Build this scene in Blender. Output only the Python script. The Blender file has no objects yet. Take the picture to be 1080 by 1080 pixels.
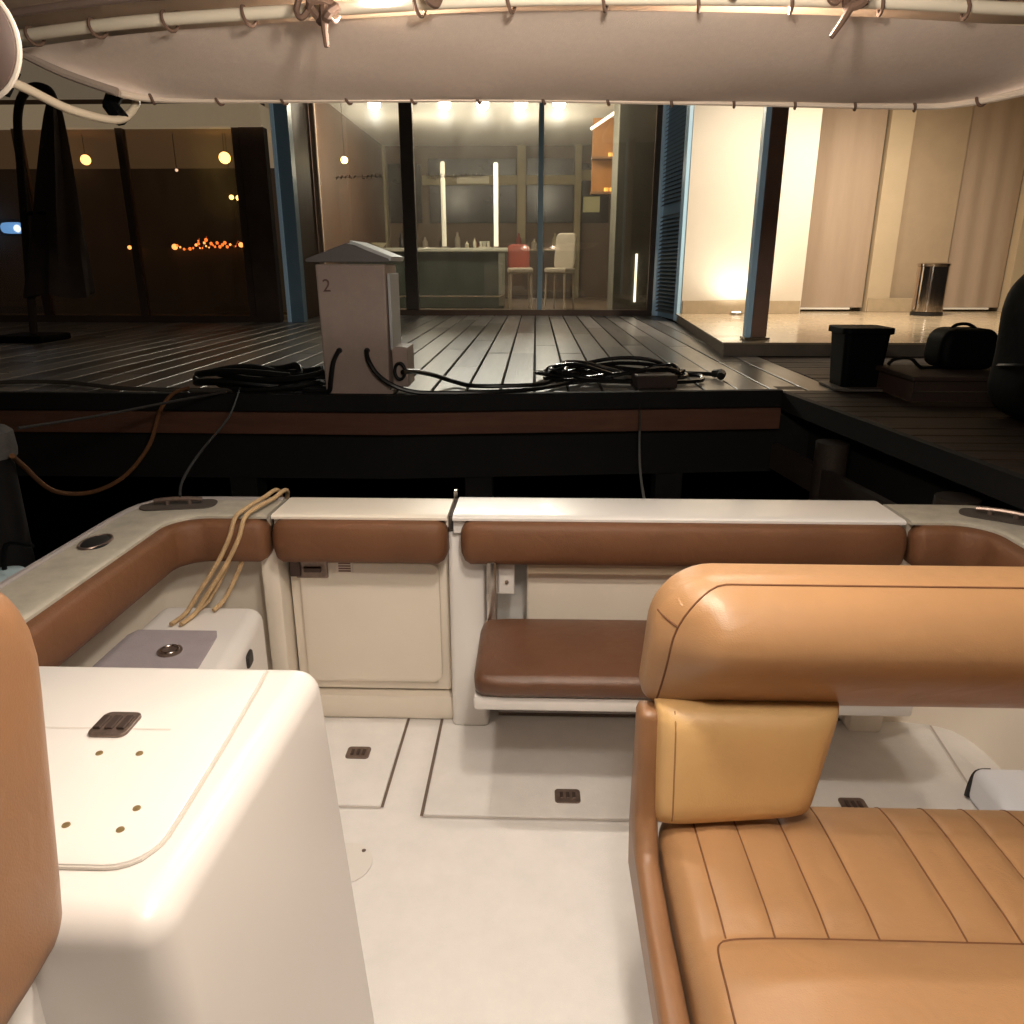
import bpy, bmesh, math, random
from mathutils import Vector, Matrix
random.seed(7)
S = bpy.context.scene
COL = S.collection
PI = math.pi

# ------------------------------------------------------------------ materials
def nt(name):
    m = bpy.data.materials.new(name); m.use_nodes = True
    return m, m.node_tree.nodes, m.node_tree.links, m.node_tree.nodes['Principled BSDF']

def mat(name, col, rough=.5, metal=0., var=.0, vscale=4., bump=0., bscale=200., spec=.5,
        coat=0., island=0., col2=None, stretch=None, emit=None, estr=0., rvar=0., wrinkle=0., wscale=14.):
    m, N, L, b = nt(name)
    b.inputs['Roughness'].default_value = rough
    b.inputs['Metallic'].default_value = metal
    b.inputs['Specular IOR Level'].default_value = spec
    b.inputs['Coat Weight'].default_value = coat
    b.inputs['Coat Roughness'].default_value = .12
    b.inputs['Base Color'].default_value = (*col, 1)
    tc = N.new('ShaderNodeTexCoord')
    mp = N.new('ShaderNodeMapping'); L.new(tc.outputs['Object'], mp.inputs[0])
    if stretch: mp.inputs['Scale'].default_value = stretch
    if var or col2 or rvar:
        nz = N.new('ShaderNodeTexNoise'); nz.inputs['Scale'].default_value = vscale
        nz.inputs['Detail'].default_value = 8; nz.inputs['Roughness'].default_value = .65
        L.new(mp.outputs[0], nz.inputs['Vector'])
        rp = N.new('ShaderNodeMapRange'); rp.inputs[1].default_value = .3; rp.inputs[2].default_value = .7
        L.new(nz.outputs['Fac'], rp.inputs[0])
        mx = N.new('ShaderNodeMix'); mx.data_type = 'RGBA'
        c2 = col2 or tuple(c * (1 - var) for c in col)
        mx.inputs[6].default_value = (*col, 1); mx.inputs[7].default_value = (*c2, 1)
        L.new(rp.outputs[0], mx.inputs[0])
        out = mx.outputs[2]
        if island:
            g = N.new('ShaderNodeNewGeometry')
            r2 = N.new('ShaderNodeMapRange'); r2.inputs[3].default_value = 1 - island; r2.inputs[4].default_value = 1 + island
            L.new(g.outputs['Random Per Island'], r2.inputs[0])
            m2 = N.new('ShaderNodeMix'); m2.data_type = 'RGBA'; m2.blend_type = 'MULTIPLY'; m2.inputs[0].default_value = 1
            L.new(out, m2.inputs[6]); L.new(r2.outputs[0], m2.inputs[7]); out = m2.outputs[2]
        L.new(out, b.inputs['Base Color'])
        if rvar:
            r3 = N.new('ShaderNodeMapRange'); r3.inputs[1].default_value = .3; r3.inputs[2].default_value = .7
            r3.inputs[3].default_value = max(.03, rough - rvar); r3.inputs[4].default_value = min(1, rough + rvar)
            L.new(nz.outputs['Fac'], r3.inputs[0]); L.new(r3.outputs[0], b.inputs['Roughness'])
    if bump:
        n2 = N.new('ShaderNodeTexNoise'); n2.inputs['Scale'].default_value = bscale; n2.inputs['Detail'].default_value = 4
        L.new(mp.outputs[0], n2.inputs['Vector'])
        bp = N.new('ShaderNodeBump'); bp.inputs['Strength'].default_value = bump; bp.inputs['Distance'].default_value = .004
        L.new(n2.outputs['Fac'], bp.inputs['Height']); L.new(bp.outputs[0], b.inputs['Normal'])
        if wrinkle:
            n3 = N.new('ShaderNodeTexNoise'); n3.inputs['Scale'].default_value = wscale; n3.inputs['Detail'].default_value = 2
            n3.inputs['Distortion'].default_value = .8
            L.new(mp.outputs[0], n3.inputs['Vector'])
            b3 = N.new('ShaderNodeBump'); b3.inputs['Strength'].default_value = wrinkle; b3.inputs['Distance'].default_value = .02
            L.new(n3.outputs['Fac'], b3.inputs['Height']); L.new(b3.outputs[0], bp.inputs['Normal'])
    if emit:
        b.inputs['Emission Color'].default_value = (*emit, 1); b.inputs['Emission Strength'].default_value = estr
    return m

def emis(name, col, s):
    m, N, L, b = nt(name)
    b.inputs['Base Color'].default_value = (*col, 1)
    b.inputs['Emission Color'].default_value = (*col, 1); b.inputs['Emission Strength'].default_value = s
    return m

def glass(name, tint=(.8, .85, .8), film=.05):
    """clear pane with mirror reflection and an uneven scattering film added for lamp glare and haze"""
    m, N, L, b = nt(name)
    N.remove(b)
    out = [n for n in N if n.type == 'OUTPUT_MATERIAL'][0]
    t = N.new('ShaderNodeBsdfTransparent'); t.inputs[0].default_value = (*tint, 1)
    g = N.new('ShaderNodeBsdfGlossy'); g.inputs['Roughness'].default_value = .02
    tr = N.new('ShaderNodeBsdfTranslucent'); tr.inputs[0].default_value = (.9, .87, .78, 1)  # scattering layer added to imitate lamp glare on the pane
    tc = N.new('ShaderNodeTexCoord'); nz = N.new('ShaderNodeTexNoise'); nz.inputs['Scale'].default_value = 1.3
    nz.inputs['Detail'].default_value = 10; nz.inputs['Roughness'].default_value = .7
    mp = N.new('ShaderNodeMapping'); mp.inputs['Scale'].default_value = (2.5, 1, .8)
    L.new(tc.outputs['Object'], mp.inputs[0]); L.new(mp.outputs[0], nz.inputs['Vector'])
    mr = N.new('ShaderNodeMapRange'); mr.inputs[1].default_value = .25; mr.inputs[2].default_value = .75
    mr.inputs[3].default_value = film * .45; mr.inputs[4].default_value = film * 1.5
    L.new(nz.outputs['Fac'], mr.inputs[0])
    m1 = N.new('ShaderNodeMixShader'); L.new(mr.outputs[0], m1.inputs[0]); L.new(t.outputs[0], m1.inputs[1]); L.new(tr.outputs[0], m1.inputs[2])
    fr = N.new('ShaderNodeFresnel'); fr.inputs[0].default_value = 1.5
    mx = N.new('ShaderNodeMixShader')
    L.new(fr.outputs[0], mx.inputs[0]); L.new(m1.outputs[0], mx.inputs[1]); L.new(g.outputs[0], mx.inputs[2])
    L.new(mx.outputs[0], out.inputs[0])
    return m

GEL = mat('gelcoat', (.78, .745, .71), .32, var=.05, vscale=1.6, coat=.15, rvar=.04)
GELW = mat('gelcoat_warm', (.82, .74, .63), .35, var=.08, vscale=2, rvar=.05)
GELDIRTY = mat('gunwale_gelcoat', (.49, .45, .37), .4, var=.28, vscale=14, rvar=.1)
NONSKID = mat('nonskid', (.82, .79, .76), .5, var=.09, vscale=9, bump=.3, bscale=420, rvar=.08)
GELC = mat('console_gelcoat', (.74, .70, .665), .32, var=.04, vscale=1.3, coat=.2)
LILAC = mat('lilac_nonskid', (.36, .32, .34), .6, var=.15, vscale=10, bump=.4, bscale=300)
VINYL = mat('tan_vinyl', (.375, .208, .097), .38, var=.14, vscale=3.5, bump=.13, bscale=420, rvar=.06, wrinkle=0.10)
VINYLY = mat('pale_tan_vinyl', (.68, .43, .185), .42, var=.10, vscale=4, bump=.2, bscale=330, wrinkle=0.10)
VINYLD = mat('brown_vinyl', (.15, .064, .028), .6, spec=.35, var=.18, vscale=5, bump=.25, bscale=300, wrinkle=0.14)
VINYLS = mat('side_band_vinyl', (.255, .128, .060), .42, var=.18, vscale=5, bump=.12, bscale=420, wrinkle=0.10)
VINYLDD = mat('dark_brown_vinyl', (.115, .050, .025), .42, var=.2, vscale=6, bump=.25, bscale=300, wrinkle=0.14)
THREAD = mat('seam_thread', (.13, .05, .018), .8)
DARKGAP = mat('gap_seal', (.05, .038, .03), .8)
STEEL = mat('stainless', (.62, .58, .53), .22, 1., var=.2, vscale=20)
LATCH = mat('latch_bronze', (.27, .20, .165), .38, .7, var=.4, vscale=60)
BLACK = mat('black_rubber', (.012, .011, .011), .5)
DARKBODY = mat('black_plastic', (.004, .004, .0045), .6, spec=.12, var=.3, vscale=8)
CANVAS = mat('canvas', (.74, .61, .515), .85, var=.08, vscale=60, bump=.4, bscale=500, wrinkle=0.03, wscale=6)
CREAM = mat('cream_cover', (.72, .60, .48), .55, var=.15, vscale=5)
CORD = mat('cord_white', (.72, .60, .48), .7)
CORDD = mat('cord_brown', (.13, .075, .05), .85)
ROPE = mat('rope_tan', (.56, .38, .20), .85, var=.3, vscale=40, bump=.8, bscale=260)
ROPEO = mat('rope_orange', (.30, .13, .05), .85, var=.3, vscale=20)
WOOD = mat('deck_plank', (.285, .275, .262), .31, col2=(.20, .19, .18), vscale=1.1, stretch=(5, .5, 4), island=.55, bump=.12, bscale=14, rvar=.03)
WOOD2 = mat('pier_plank', (.065, .040, .026), .6, spec=.25, col2=(.022, .015, .011), vscale=2.2, stretch=(1, 12, 4), island=.25, bump=.35, bscale=12)
FASCIA = mat('quay_fascia', (.20, .085, .05), .7, var=.35, vscale=6, stretch=(.4, 2, 3))
PILEM = mat('dark_timber', (.010, .008, .0075), .8, var=.3, vscale=5)
CONC = mat('grey_concrete', (.22, .20, .19), .85, var=.35, vscale=18, bump=.4, bscale=60)
PEDM = mat('pedestal_paint', (.60, .46, .39), .55, var=.14, vscale=8, rvar=.1)
PEDW = mat('pedestal_white', (.75, .75, .73), .45, var=.1)
PEDR = mat('pedestal_roof', (.26, .23, .22), .6, var=.2)
PEDRW = mat('pedestal_roof_edge', (.8, .8, .78), .5)
WALLB = mat('render_cream', (.76, .69, .57), .75, var=.06, vscale=1.5, bump=.15, bscale=80)
SKIRT = mat('stone_skirting', (.52, .41, .27), .45, var=.2, vscale=6)
TILE = mat('terrace_tile', (.62, .50, .34), .16, var=.14, vscale=2.5, rvar=.06)
KERB = mat('terrace_edge', (.30, .25, .20), .6, var=.3, vscale=5)
BLIND = mat('blind_fabric', (.44, .335, .245), .85, var=.10, vscale=3, stretch=(3, 3, .3), bump=.4, bscale=220)
BARW = mat('blind_bar', (.85, .82, .74), .5)
PILAS = mat('pilaster', (.56, .45, .30), .7, var=.1, vscale=2)
FRAMEB = mat('blue_glow_aluminium', (.20, .28, .32), .4, .1, var=.15, emit=(.40, .65, .8), estr=.018)  # bluish light on the metal painted as base colour and faint glow
FRAMEL = mat('pale_blue_glow_aluminium', (.42, .66, .82), .35, .0, emit=(.52, .68, .78), estr=.08)  # glow stands in for blue-white light caught by the edges
FRAMED = mat('dark_bronze_frame', (.15, .105, .08), .5, .2, var=.2)
PANELBR = mat('brown_panel', (.10, .062, .04), .55, var=.3, vscale=3, stretch=(2, 2, .4))
DARKWALL = mat('dark_interior_glow', (.05, .033, .024), .7, var=.4, vscale=2, emit=(.9, .6, .42), estr=.016)  # faint brown emission stands in for lit haze indoors
OLIVE = mat('olive_plaster', (.34, .29, .17), .7, var=.15, vscale=4)
TAUPE = mat('taupe_wall', (.15, .10, .065), .7, var=.25, vscale=2)
PLUM = mat('dark_plum_panel', (.018, .013, .014), .25, var=.4, vscale=2)
CEIL = mat('room_ceiling', (.82, .80, .74), .8)
GREYGRN = mat('grey_green_column', (.17, .165, .13), .7, var=.2, vscale=3)
ROOMFL = mat('room_floor', (.22, .16, .11), .3, var=.2)
COUNTERG = mat('counter_glass', (.05, .065, .055), .2, var=.3, vscale=2)
COUNTERT = mat('counter_top', (.55, .56, .46), .25)
CHAIRW = mat('chair_cover', (.42, .37, .29), .85, var=.12, vscale=8)
REDC = mat('red_upholstery', (.28, .045, .025), .7, var=.2)
WOODLEG = mat('pale_leg', (.42, .36, .28), .6)
SHUT = mat('shutter_blue_glow', (.24, .33, .38), .4, .3, var=.15, emit=(.40, .62, .75), estr=.03)  # bluish light on the louvres put into colour and emission
HULLM = mat('hull_white', (.7, .68, .64), .3, coat=.3)
BLUEF = mat('fender_cover', (.34, .44, .48), .8, var=.25, vscale=14)
UMBR = mat('umbrella_cloth', (.065, .045, .034), .9, var=.3)
CHROME = mat('chrome', (.55, .48, .42), .12, 1.)
G_CLEAR = glass('window_glass', (.84, .81, .75), .04)
G_DARK = glass('tinted_glass', (.55, .47, .40), .05)
E_BULB = emis('bulb_white', (1., .97, .90), 60)
E_TUBE = emis('tube_white', (1., .93, .78), 1.0)
E_DOME = emis('dome_lens', (1., .90, .76), 5)
E_WARM = emis('lamp_warm', (1., .55, .22), 14)
E_YEL = emis('lamp_yellow', (1., .72, .22), 18)
E_ORNG = emis('fairy_orange', (1., .28, .06), 5)
E_ORN2 = emis('fairy_orange_pale', (1., .45, .16), 8)
E_BLUE = emis('screen_blue', (.12, .38, 1.), 4)
E_WHT = emis('tiny_white', (1., .85, .75), 4)
E_AMB = emis('shelf_amber', (1., .50, .10), 1.2)
E_SLIT = emis('slit_light', (1., .92, .75), 3)

# ------------------------------------------------------------------ objects
ROOT = {}
def tag(o, label=None, cat=None, group=None, kind=None):
    if label: o['label'] = label
    if cat: o['category'] = cat
    if group: o['group'] = group
    if kind: o['kind'] = kind
    return o

def thing(name, label, cat, loc=(0, 0, 0), group=None):
    o = bpy.data.objects.new(name, None); COL.objects.link(o); o.location = loc
    o.empty_display_size = .1
    ROOT[o] = Vector(loc)
    return tag(o, label, cat, group)

def obj(name, bm, m, parent=None, smooth=False, ang=40, label=None):
    """one mesh object; vertices are given in world space"""
    off = ROOT.get(parent, Vector((0, 0, 0))) if parent else Vector((0, 0, 0))
    if off.length: bmesh.ops.translate(bm, verts=bm.verts, vec=-off)
    bmesh.ops.recalc_face_normals(bm, faces=bm.faces)
    me = bpy.data.meshes.new(name); bm.to_mesh(me); bm.free()
    me.materials.append(m)
    if smooth:
        for p in me.polygons: p.use_smooth = True
        if ang: me.set_sharp_from_angle(angle=math.radians(ang))
    o = bpy.data.objects.new(name, me); COL.objects.link(o)
    if parent: o.parent = parent; ROOT[o] = off
    else: ROOT[o] = Vector((0, 0, 0))
    if label: o['label'] = label
    return o

def single(name, bm, m, label, cat, group=None, smooth=False):
    return tag(obj(name, bm, m, None, smooth), label, cat, group)

def copy_tree(o, parent=None):
    c = o.copy(); COL.objects.link(c); c.parent = parent
    for ch in [x for x in o.children]: copy_tree(ch, c)
    return c

# ------------------------------------------------------------------ shapes (bmesh)
def nb(): return bmesh.new()

def box(bm, x0, x1, y0, y1, z0, z1, bev=0., seg=2, M=None):
    t = bmesh.new()
    bmesh.ops.create_cube(t, size=1)
    for v in t.verts:
        v.co = Vector(((x0 + x1) / 2 + v.co.x * (x1 - x0), (y0 + y1) / 2 + v.co.y * (y1 - y0), (z0 + z1) / 2 + v.co.z * (z1 - z0)))
    if bev: bmesh.ops.bevel(t, geom=list(t.edges), offset=bev, segments=seg, affect='EDGES', profile=.5)
    if M: bmesh.ops.transform(t, matrix=M, verts=t.verts)
    merge(bm, t); return bm

def merge(bm, t):
    me = bpy.data.meshes.new('tmp'); t.to_mesh(me); t.free(); bm.from_mesh(me); bpy.data.meshes.remove(me)

def bx(*a, **k): return box(nb(), *a, **k)

def smooth_path(pts, n=8, closed=False):
    P = [Vector(p) for p in pts]; out = []
    m = len(P)
    if m < 3: return P
    rng = range(m if closed else m - 1)
    for i in rng:
        if closed: a, b, c, d = P[i - 1], P[i], P[(i + 1) % m], P[(i + 2) % m]
        else: a, b, c, d = P[max(i - 1, 0)], P[i], P[i + 1], P[min(i + 2, m - 1)]
        for k in range(n):
            t = k / n
            out.append(.5 * ((2 * b) + (c - a) * t + (2 * a - 5 * b + 4 * c - d) * t * t + (3 * b - a - 3 * c + d) * t ** 3))
    if not closed: out.append(P[-1])
    return out

def tube(bm, pts, r, sides=8, sm=0, closed=False, rfun=None):
    P = smooth_path(pts, sm, closed) if sm else [Vector(p) for p in pts]
    n = len(P); rings = []
    t0 = (P[1] - P[0]).normalized()
    ref = Vector((0, 0, 1)) if abs(t0.z) < .9 else Vector((1, 0, 0))
    u = t0.cross(ref).normalized()
    for i in range(n):
        if closed: t = (P[(i + 1) % n] - P[i - 1])
        else: t = (P[min(i + 1, n - 1)] - P[max(i - 1, 0)])
        t.normalize()
        u = (u - t * u.dot(t)).normalized(); w = t.cross(u)
        rr = rfun(i / (n - 1)) * r if rfun else r
        rings.append([bm.verts.new(P[i] + (u * math.cos(a) + w * math.sin(a)) * rr) for a in [2 * PI * k / sides for k in range(sides)]])
    for i in range(n if closed else n - 1):
        A, B = rings[i], rings[(i + 1) % n]
        for k in range(sides):
            try: bm.faces.new((A[k], A[(k + 1) % sides], B[(k + 1) % sides], B[k]))
            except ValueError: pass
    if not closed:
        bm.faces.new(rings[0][::-1]); bm.faces.new(rings[-1])
    return bm

def tb(*a, **k): return tube(nb(), *a, **k)

def lathe(bm, prof, c, seg=24, M=None):
    """prof: (r, z) list revolved about z through c"""
    rings = []
    for r, z in prof:
        if r < 1e-6: rings.append([bm.verts.new(Vector((0, 0, z)))])
        else: rings.append([bm.verts.new(Vector((r * math.cos(2 * PI * k / seg), r * math.sin(2 * PI * k / seg), z))) for k in range(seg)])
    for A, B in zip(rings, rings[1:]):
        for k in range(seg):
            a, b = A[k % len(A)], A[(k + 1) % len(A)]; d, e = B[k % len(B)], B[(k + 1) % len(B)]
            f = [v for i, v in enumerate((a, b, e, d)) if v not in (a, b, e, d)[:i]]
            if len(f) > 2: bm.faces.new(f)
    vs = [v for R in rings for v in R]
    T = Matrix.Translation(Vector(c)) @ (M or Matrix.Identity(4))
    bmesh.ops.transform(bm, matrix=T, verts=vs)
    return bm

def lt(*a, **k): return lathe(nb(), *a, **k)

def prism(bm, pts, z0, z1, bev=0., axis='z', M=None):
    """extrude a polygon; axis 'z': pts are (x,y); axis 'y': pts (x,z) from y=z0 to z1; axis 'x': pts (y,z)"""
    t = bmesh.new()
    def co(p, h):
        return Vector((p[0], p[1], h)) if axis == 'z' else Vector((p[0], h, p[1])) if axis == 'y' else Vector((h, p[0], p[1]))
    A = [t.verts.new(co(p, z0)) for p in pts]; B = [t.verts.new(co(p, z1)) for p in pts]
    n = len(pts)
    t.faces.new(A[::-1]); t.faces.new(B)
    for i in range(n): t.faces.new((A[i], A[(i + 1) % n], B[(i + 1) % n], B[i]))
    bmesh.ops.recalc_face_normals(t, faces=t.faces)
    if bev: bmesh.ops.bevel(t, geom=list(t.edges), offset=bev, segments=2, affect='EDGES', profile=.5)
    if M: bmesh.ops.transform(t, matrix=M, verts=t.verts)
    merge(bm, t); return bm

def pz(*a, **k): return prism(nb(), *a, **k)

def rrect(x0, x1, y0, y1, r, n=5):
    out = []
    for cx, cy, a0 in ((x1 - r, y1 - r, 0), (x0 + r, y1 - r, 90), (x0 + r, y0 + r, 180), (x1 - r, y0 + r, 270)):
        for k in range(n + 1):
            a = math.radians(a0 + 90 * k / n); out.append((cx + r * math.cos(a), cy + r * math.sin(a)))
    return out

def axis_pts(h, r, n, k=5):
    e = [h - r + r * math.tan(PI / 4 * i / k) for i in range(k + 1)]
    mid = [-(h - r) + 2 * (h - r) * i / n for i in range(1, n)]
    return [-q for q in e[::-1]] + mid + e

def cushion(size, r, n=(12, 6, 6), R=0., plane='xz', f=None, loc=(0, 0, 0), M=None, k=5, Rf=None):
    """rounded box on a dense grid; R rounds the outline in `plane`; f deforms"""
    h = [s / 2 for s in size]
    ax = [axis_pts(h[i], min(r, h[i] * .98), n[i], k) for i in range(3)]
    bm = bmesh.new(); V = {}
    def vert(i, j, l):
        key = (i, j, l)
        if key in V: return V[key]
        p = Vector((ax[0][i], ax[1][j], ax[2][l]))
        if not R:
            inner = Vector([max(-(h[q] - r), min(h[q] - r, p[q])) for q in range(3)])
            d = p - inner
            if d.length > 1e-9:
                mm = max(abs(d.x), abs(d.y), abs(d.z)); d = d.normalized() * mm
            p = inner + d
        else:
            ia_, ib_ = {'xz': (0, 2), 'xy': (0, 1), 'yz': (1, 2)}[plane]; ic_ = 3 - ia_ - ib_
            e = min(h[ia_] - abs(p[ia_]), h[ib_] - abs(p[ib_])); g = h[ic_] - abs(p[ic_])
            if e < r and g < r:
                de, dg = r - e, r - g; mm = max(de, dg); ln = math.hypot(de, dg)
                e = r - de / ln * mm; g = r - dg / ln * mm
            for q in (ia_, ib_): p[q] = math.copysign(min(abs(p[q]), h[q] - e), p[q])
            p[ic_] = math.copysign(h[ic_] - g, p[ic_])
            rr = R if not Rf else Rf(p)
            ca = max(-(h[ia_] - rr), min(h[ia_] - rr, p[ia_])); cb_ = max(-(h[ib_] - rr), min(h[ib_] - rr, p[ib_]))
            da, db = p[ia_] - ca, p[ib_] - cb_
            if abs(da) > 1e-9 and abs(db) > 1e-9:
                mm = max(abs(da), abs(db)); ln = math.hypot(da, db)
                p[ia_] = ca + da / ln * mm; p[ib_] = cb_ + db / ln * mm
        if f: p = f(p)
        if M: p = M @ p
        V[key] = bm.verts.new(p + Vector(loc)); return V[key]
    N = [len(a) for a in ax]
    def quad(*ks):
        vs = [vert(*q) for q in ks]
        try: bm.faces.new(vs)
        except ValueError: pass
    for i in range(N[0] - 1):
        for j in range(N[1] - 1):
            for l in (0, N[2] - 1): quad((i, j, l), (i + 1, j, l), (i + 1, j + 1, l), (i, j + 1, l))
    for i in range(N[0] - 1):
        for l in range(N[2] - 1):
            for j in (0, N[1] - 1): quad((i, j, l), (i + 1, j, l), (i + 1, j, l + 1), (i, j, l + 1))
    for j in range(N[1] - 1):
        for l in range(N[2] - 1):
            for i in (0, N[0] - 1): quad((i, j, l), (i, j + 1, l), (i, j + 1, l + 1), (i, j, l + 1))
    return bm

def sweep(bm, path, prof, closed_prof=True):
    """path: (x,y) points, prof: (d,z); d is measured to the right-hand... outward normal of the path"""
    n = len(path); rings = []
    for i in range(n):
        a = Vector(path[max(i - 1, 0)]); b = Vector(path[min(i + 1, n - 1)])
        t = (b - a).normalized(); nrm = Vector((-t.y, t.x))
        p = Vector(path[i])
        rings.append([bm.verts.new((p.x + nrm.x * d, p.y + nrm.y * d, z)) for d, z in prof])
    m = len(prof)
    for A, B in zip(rings, rings[1:]):
        for k in range(m if closed_prof else m - 1):
            bm.faces.new((A[k], A[(k + 1) % m], B[(k + 1) % m], B[k]))
    if closed_prof:
        bm.faces.new(rings[0]); bm.faces.new(rings[-1][::-1])
    return bm

def arc(cx, cy, r, a0, a1, n=10):
    return [(cx + r * math.cos(math.radians(a0 + (a1 - a0) * k / n)), cy + r * math.sin(math.radians(a0 + (a1 - a0) * k / n))) for k in range(n + 1)]

def sphere(bm, c, r, seg=16):
    bmesh.ops.create_uvsphere(bm, u_segments=seg, v_segments=seg // 2, radius=r, matrix=Matrix.Translation(Vector(c))); return bm

def text_mesh(body, size, M, ext=.002):
    cu = bpy.data.curves.new('txt', 'FONT'); cu.body = body; cu.size = size; cu.extrude = ext
    cu.align_x = 'CENTER'; cu.align_y = 'CENTER'
    o = bpy.data.objects.new('txt', cu); COL.objects.link(o)
    dg = bpy.context.evaluated_depsgraph_get()
    me = bpy.data.meshes.new_from_object(o.evaluated_get(dg))
    bm = bmesh.new(); bm.from_mesh(me); bmesh.ops.transform(bm, matrix=M, verts=bm.verts)
    bpy.data.objects.remove(o); bpy.data.curves.remove(cu); bpy.data.meshes.remove(me)
    return bm

def Rx(a): return Matrix.Rotation(math.radians(a), 4, 'X')
def Ry(a): return Matrix.Rotation(math.radians(a), 4, 'Y')
def Rz(a): return Matrix.Rotation(math.radians(a), 4, 'Z')
def T(*v): return Matrix.Translation(Vector(v))

# ================================================================== SETTING
b = nb(); 
for x0, x1, y0, y1 in ((-60, 60, -60, 60),):
    vs = [b.verts.new(p) for p in ((x0, y0, -.35), (x1, y0, -.35), (x1, y1, -.35), (x0, y1, -.35))]; b.faces.new(vs)
WATER = mat('night_water', (.004, .005, .006), .12, bump=.6, bscale=3.0)
tag(obj('water', b, WATER), kind='structure')

# quay deck: planks running away from the boat, real gaps between them
QZ = .70
def edge_y(x):            # front edge of the quay (measured)
    pts = [(-14, 5.15), (-1.0, 5.12), (1.75, 5.42), (2.2, 5.45)]
    for (xa, ya), (xb, yb) in zip(pts, pts[1:]):
        if xa <= x <= xb: return ya + (yb - ya) * (x - xa) / (xb - xa)
    return 5.45
b = nb(); x = -13.9
while x < 2.15:
    w = .226
    y = edge_y(x + w / 2) + .05
    seg0 = y; first = random.uniform(1.0, 3.4)
    while seg0 < 14.2:
        s1 = min(14.3, seg0 + first); first = random.uniform(2.4, 3.6)
        box(b, x, x + w, seg0, s1 - .004, QZ - .03, QZ + random.uniform(-.002, .002), bev=.004, seg=1)
        seg0 = s1
    x += .244
tag(obj('quay_deck', b, WOOD), kind='structure')
b = nb()
prism(b, [(-14, 5.22), (-1, 5.2), (1.75, 5.5), (8, 5.5), (8, 14.3), (-14, 14.3)], .1, QZ - .05)
tag(obj('quay_base', b, PILEM), kind='structure')
# fascia of the quay: dark lip then reddish board
fas = thing('quay_edge', 'reddish wooden board and dark lip along the quay edge behind the boat', 'quay edge', (0, 5.2, .5))
P = [(-14, 5.13), (-2.7, 5.13), (-1.0, 5.10), (1.75, 5.40)]
obj('edge_lip', sweep(nb(), P, [(.0, .60), (.06, .60), (.06, .715), (.0, .715)]), PILEM, fas)
obj('edge_board', sweep(nb(), P, [(.0, .44), (.05, .44), (.05, .588), (.0, .588)]), FASCIA, fas)
for xx in (-2.1, -.4, 1.0):
    obj('pile', bx(xx - .1, xx + .1, edge_y(xx) + .1, edge_y(xx) + .3, -1.2, .42, bev=.01), PILEM, fas)

# finger pier to starboard: planks across it
b = nb(); y = -1.
while y < 5.6:
    xl = 1.78 + (5.4 - y) * .13 if y > 2 else 2.22 + (2 - y) * .1
    box(b, xl, 8, y, y + .16, QZ - .03, QZ + random.uniform(-.003, .003), bev=.004, seg=1); y += .172
y = 5.61
while y < 7.55:
    box(b, 2.2, 8, y, y + .16, QZ - .03, QZ + random.uniform(-.003, .003), bev=.004, seg=1); y += .172
tag(obj('pier_deck', b, WOOD2), kind='structure')
b = nb()
prism(b, [(2.0, 5.49), (8, 5.49), (8, -1), (2.7, -1), (2.34, 2)], .15, QZ - .04)
tag(obj('pier_base', b, PILEM), kind='structure')
pr = thing('pier_fender_boards', 'dark brown stringer boards along the side of the finger pier', 'pier edge', (2, 3, .4))
PP = [(1.76, 5.38), (2.07, 3.0), (2.20, 2.0), (2.52, -1)]
WOODDK = mat('stringer_wood', (.05, .034, .024), .7, var=.4, vscale=5)
obj('top_board', sweep(nb(), PP, [(-.02, .58), (.03, .58), (.03, .705), (-.02, .705)]), PILEM, pr)
obj('lower_board', sweep(nb(), PP, [(-.06, .16), (-.01, .16), (-.01, .34), (-.06, .34)]), WOODDK, pr)
for q in (.2, .55, .85):
    pa = Vector(PP[0]).lerp(Vector(PP[2]), q)
    obj('pile', lt([(0, -1.2), (.1, -1.2), (.1, .5), (0, .5)], (pa.x + .02, pa.y, 0), seg=14), WOODDK, pr, True)

# raised terrace (tiled)
b = nb()
prism(b, [(1.83, 7.60), (12, 7.60), (12, 13.6), (2.32, 13.6), (2.29, 12.3)], QZ, .83, bev=.006)
ter = thing('terrace', 'raised terrace of shiny cream tiles with a dark front edge', 'terrace', (3, 7.6, QZ))
obj('tile_floor', pz([(1.84, 7.64), (12, 7.64), (12, 13.6), (2.30, 13.6)], .815, .834), TILE, ter)
obj('terrace_base', pz([(1.86, 7.67), (12, 7.67), (12, 13.6), (2.32, 13.6)], QZ, .815), KERB, ter)

# ================================================================== BUILDING
bd = thing('waterfront_building', 'long waterfront building with glass front, lit room and cream walls', 'building', (0, 14, QZ))
CZ = 4.42
# lit room shell
obj('room_floor', bx(-5.3, 2.2, 14.15, 21, .66, .74), ROOMFL, bd)
obj('room_ceiling', bx(-5.6, 3.2, 13.9, 21.2, CZ, CZ + .1), CEIL, bd)
rear = obj('rear_wall', bx(-5.6, 3.2, 21, 21.15, .7, CZ), TAUPE, bd)
for x0, x1, z0, z1 in ((-5.3, -4.95, 2.65, 3.95), (-4.62, -4.05, 2.65, 3.55), (-3.78, -2.95, 2.6, 4.0), (-2.75, -.52, 3.72, 4.12), (-2.75, -.52, 2.6, 3.5), (-.24, .95, 3.72, 4.12), (-.24, .95, 2.6, 3.5), (1.15, 1.85, 2.6, 4.0)):
    obj('dark_panel', bx(x0, x1, 20.95, 20.997, z0, z1, bev=.004), PLUM, rear)
obj('cross_beam', bx(-2.9, 1.0, 20.86, 20.94, 3.5, 3.72), OLIVE, rear)
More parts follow.
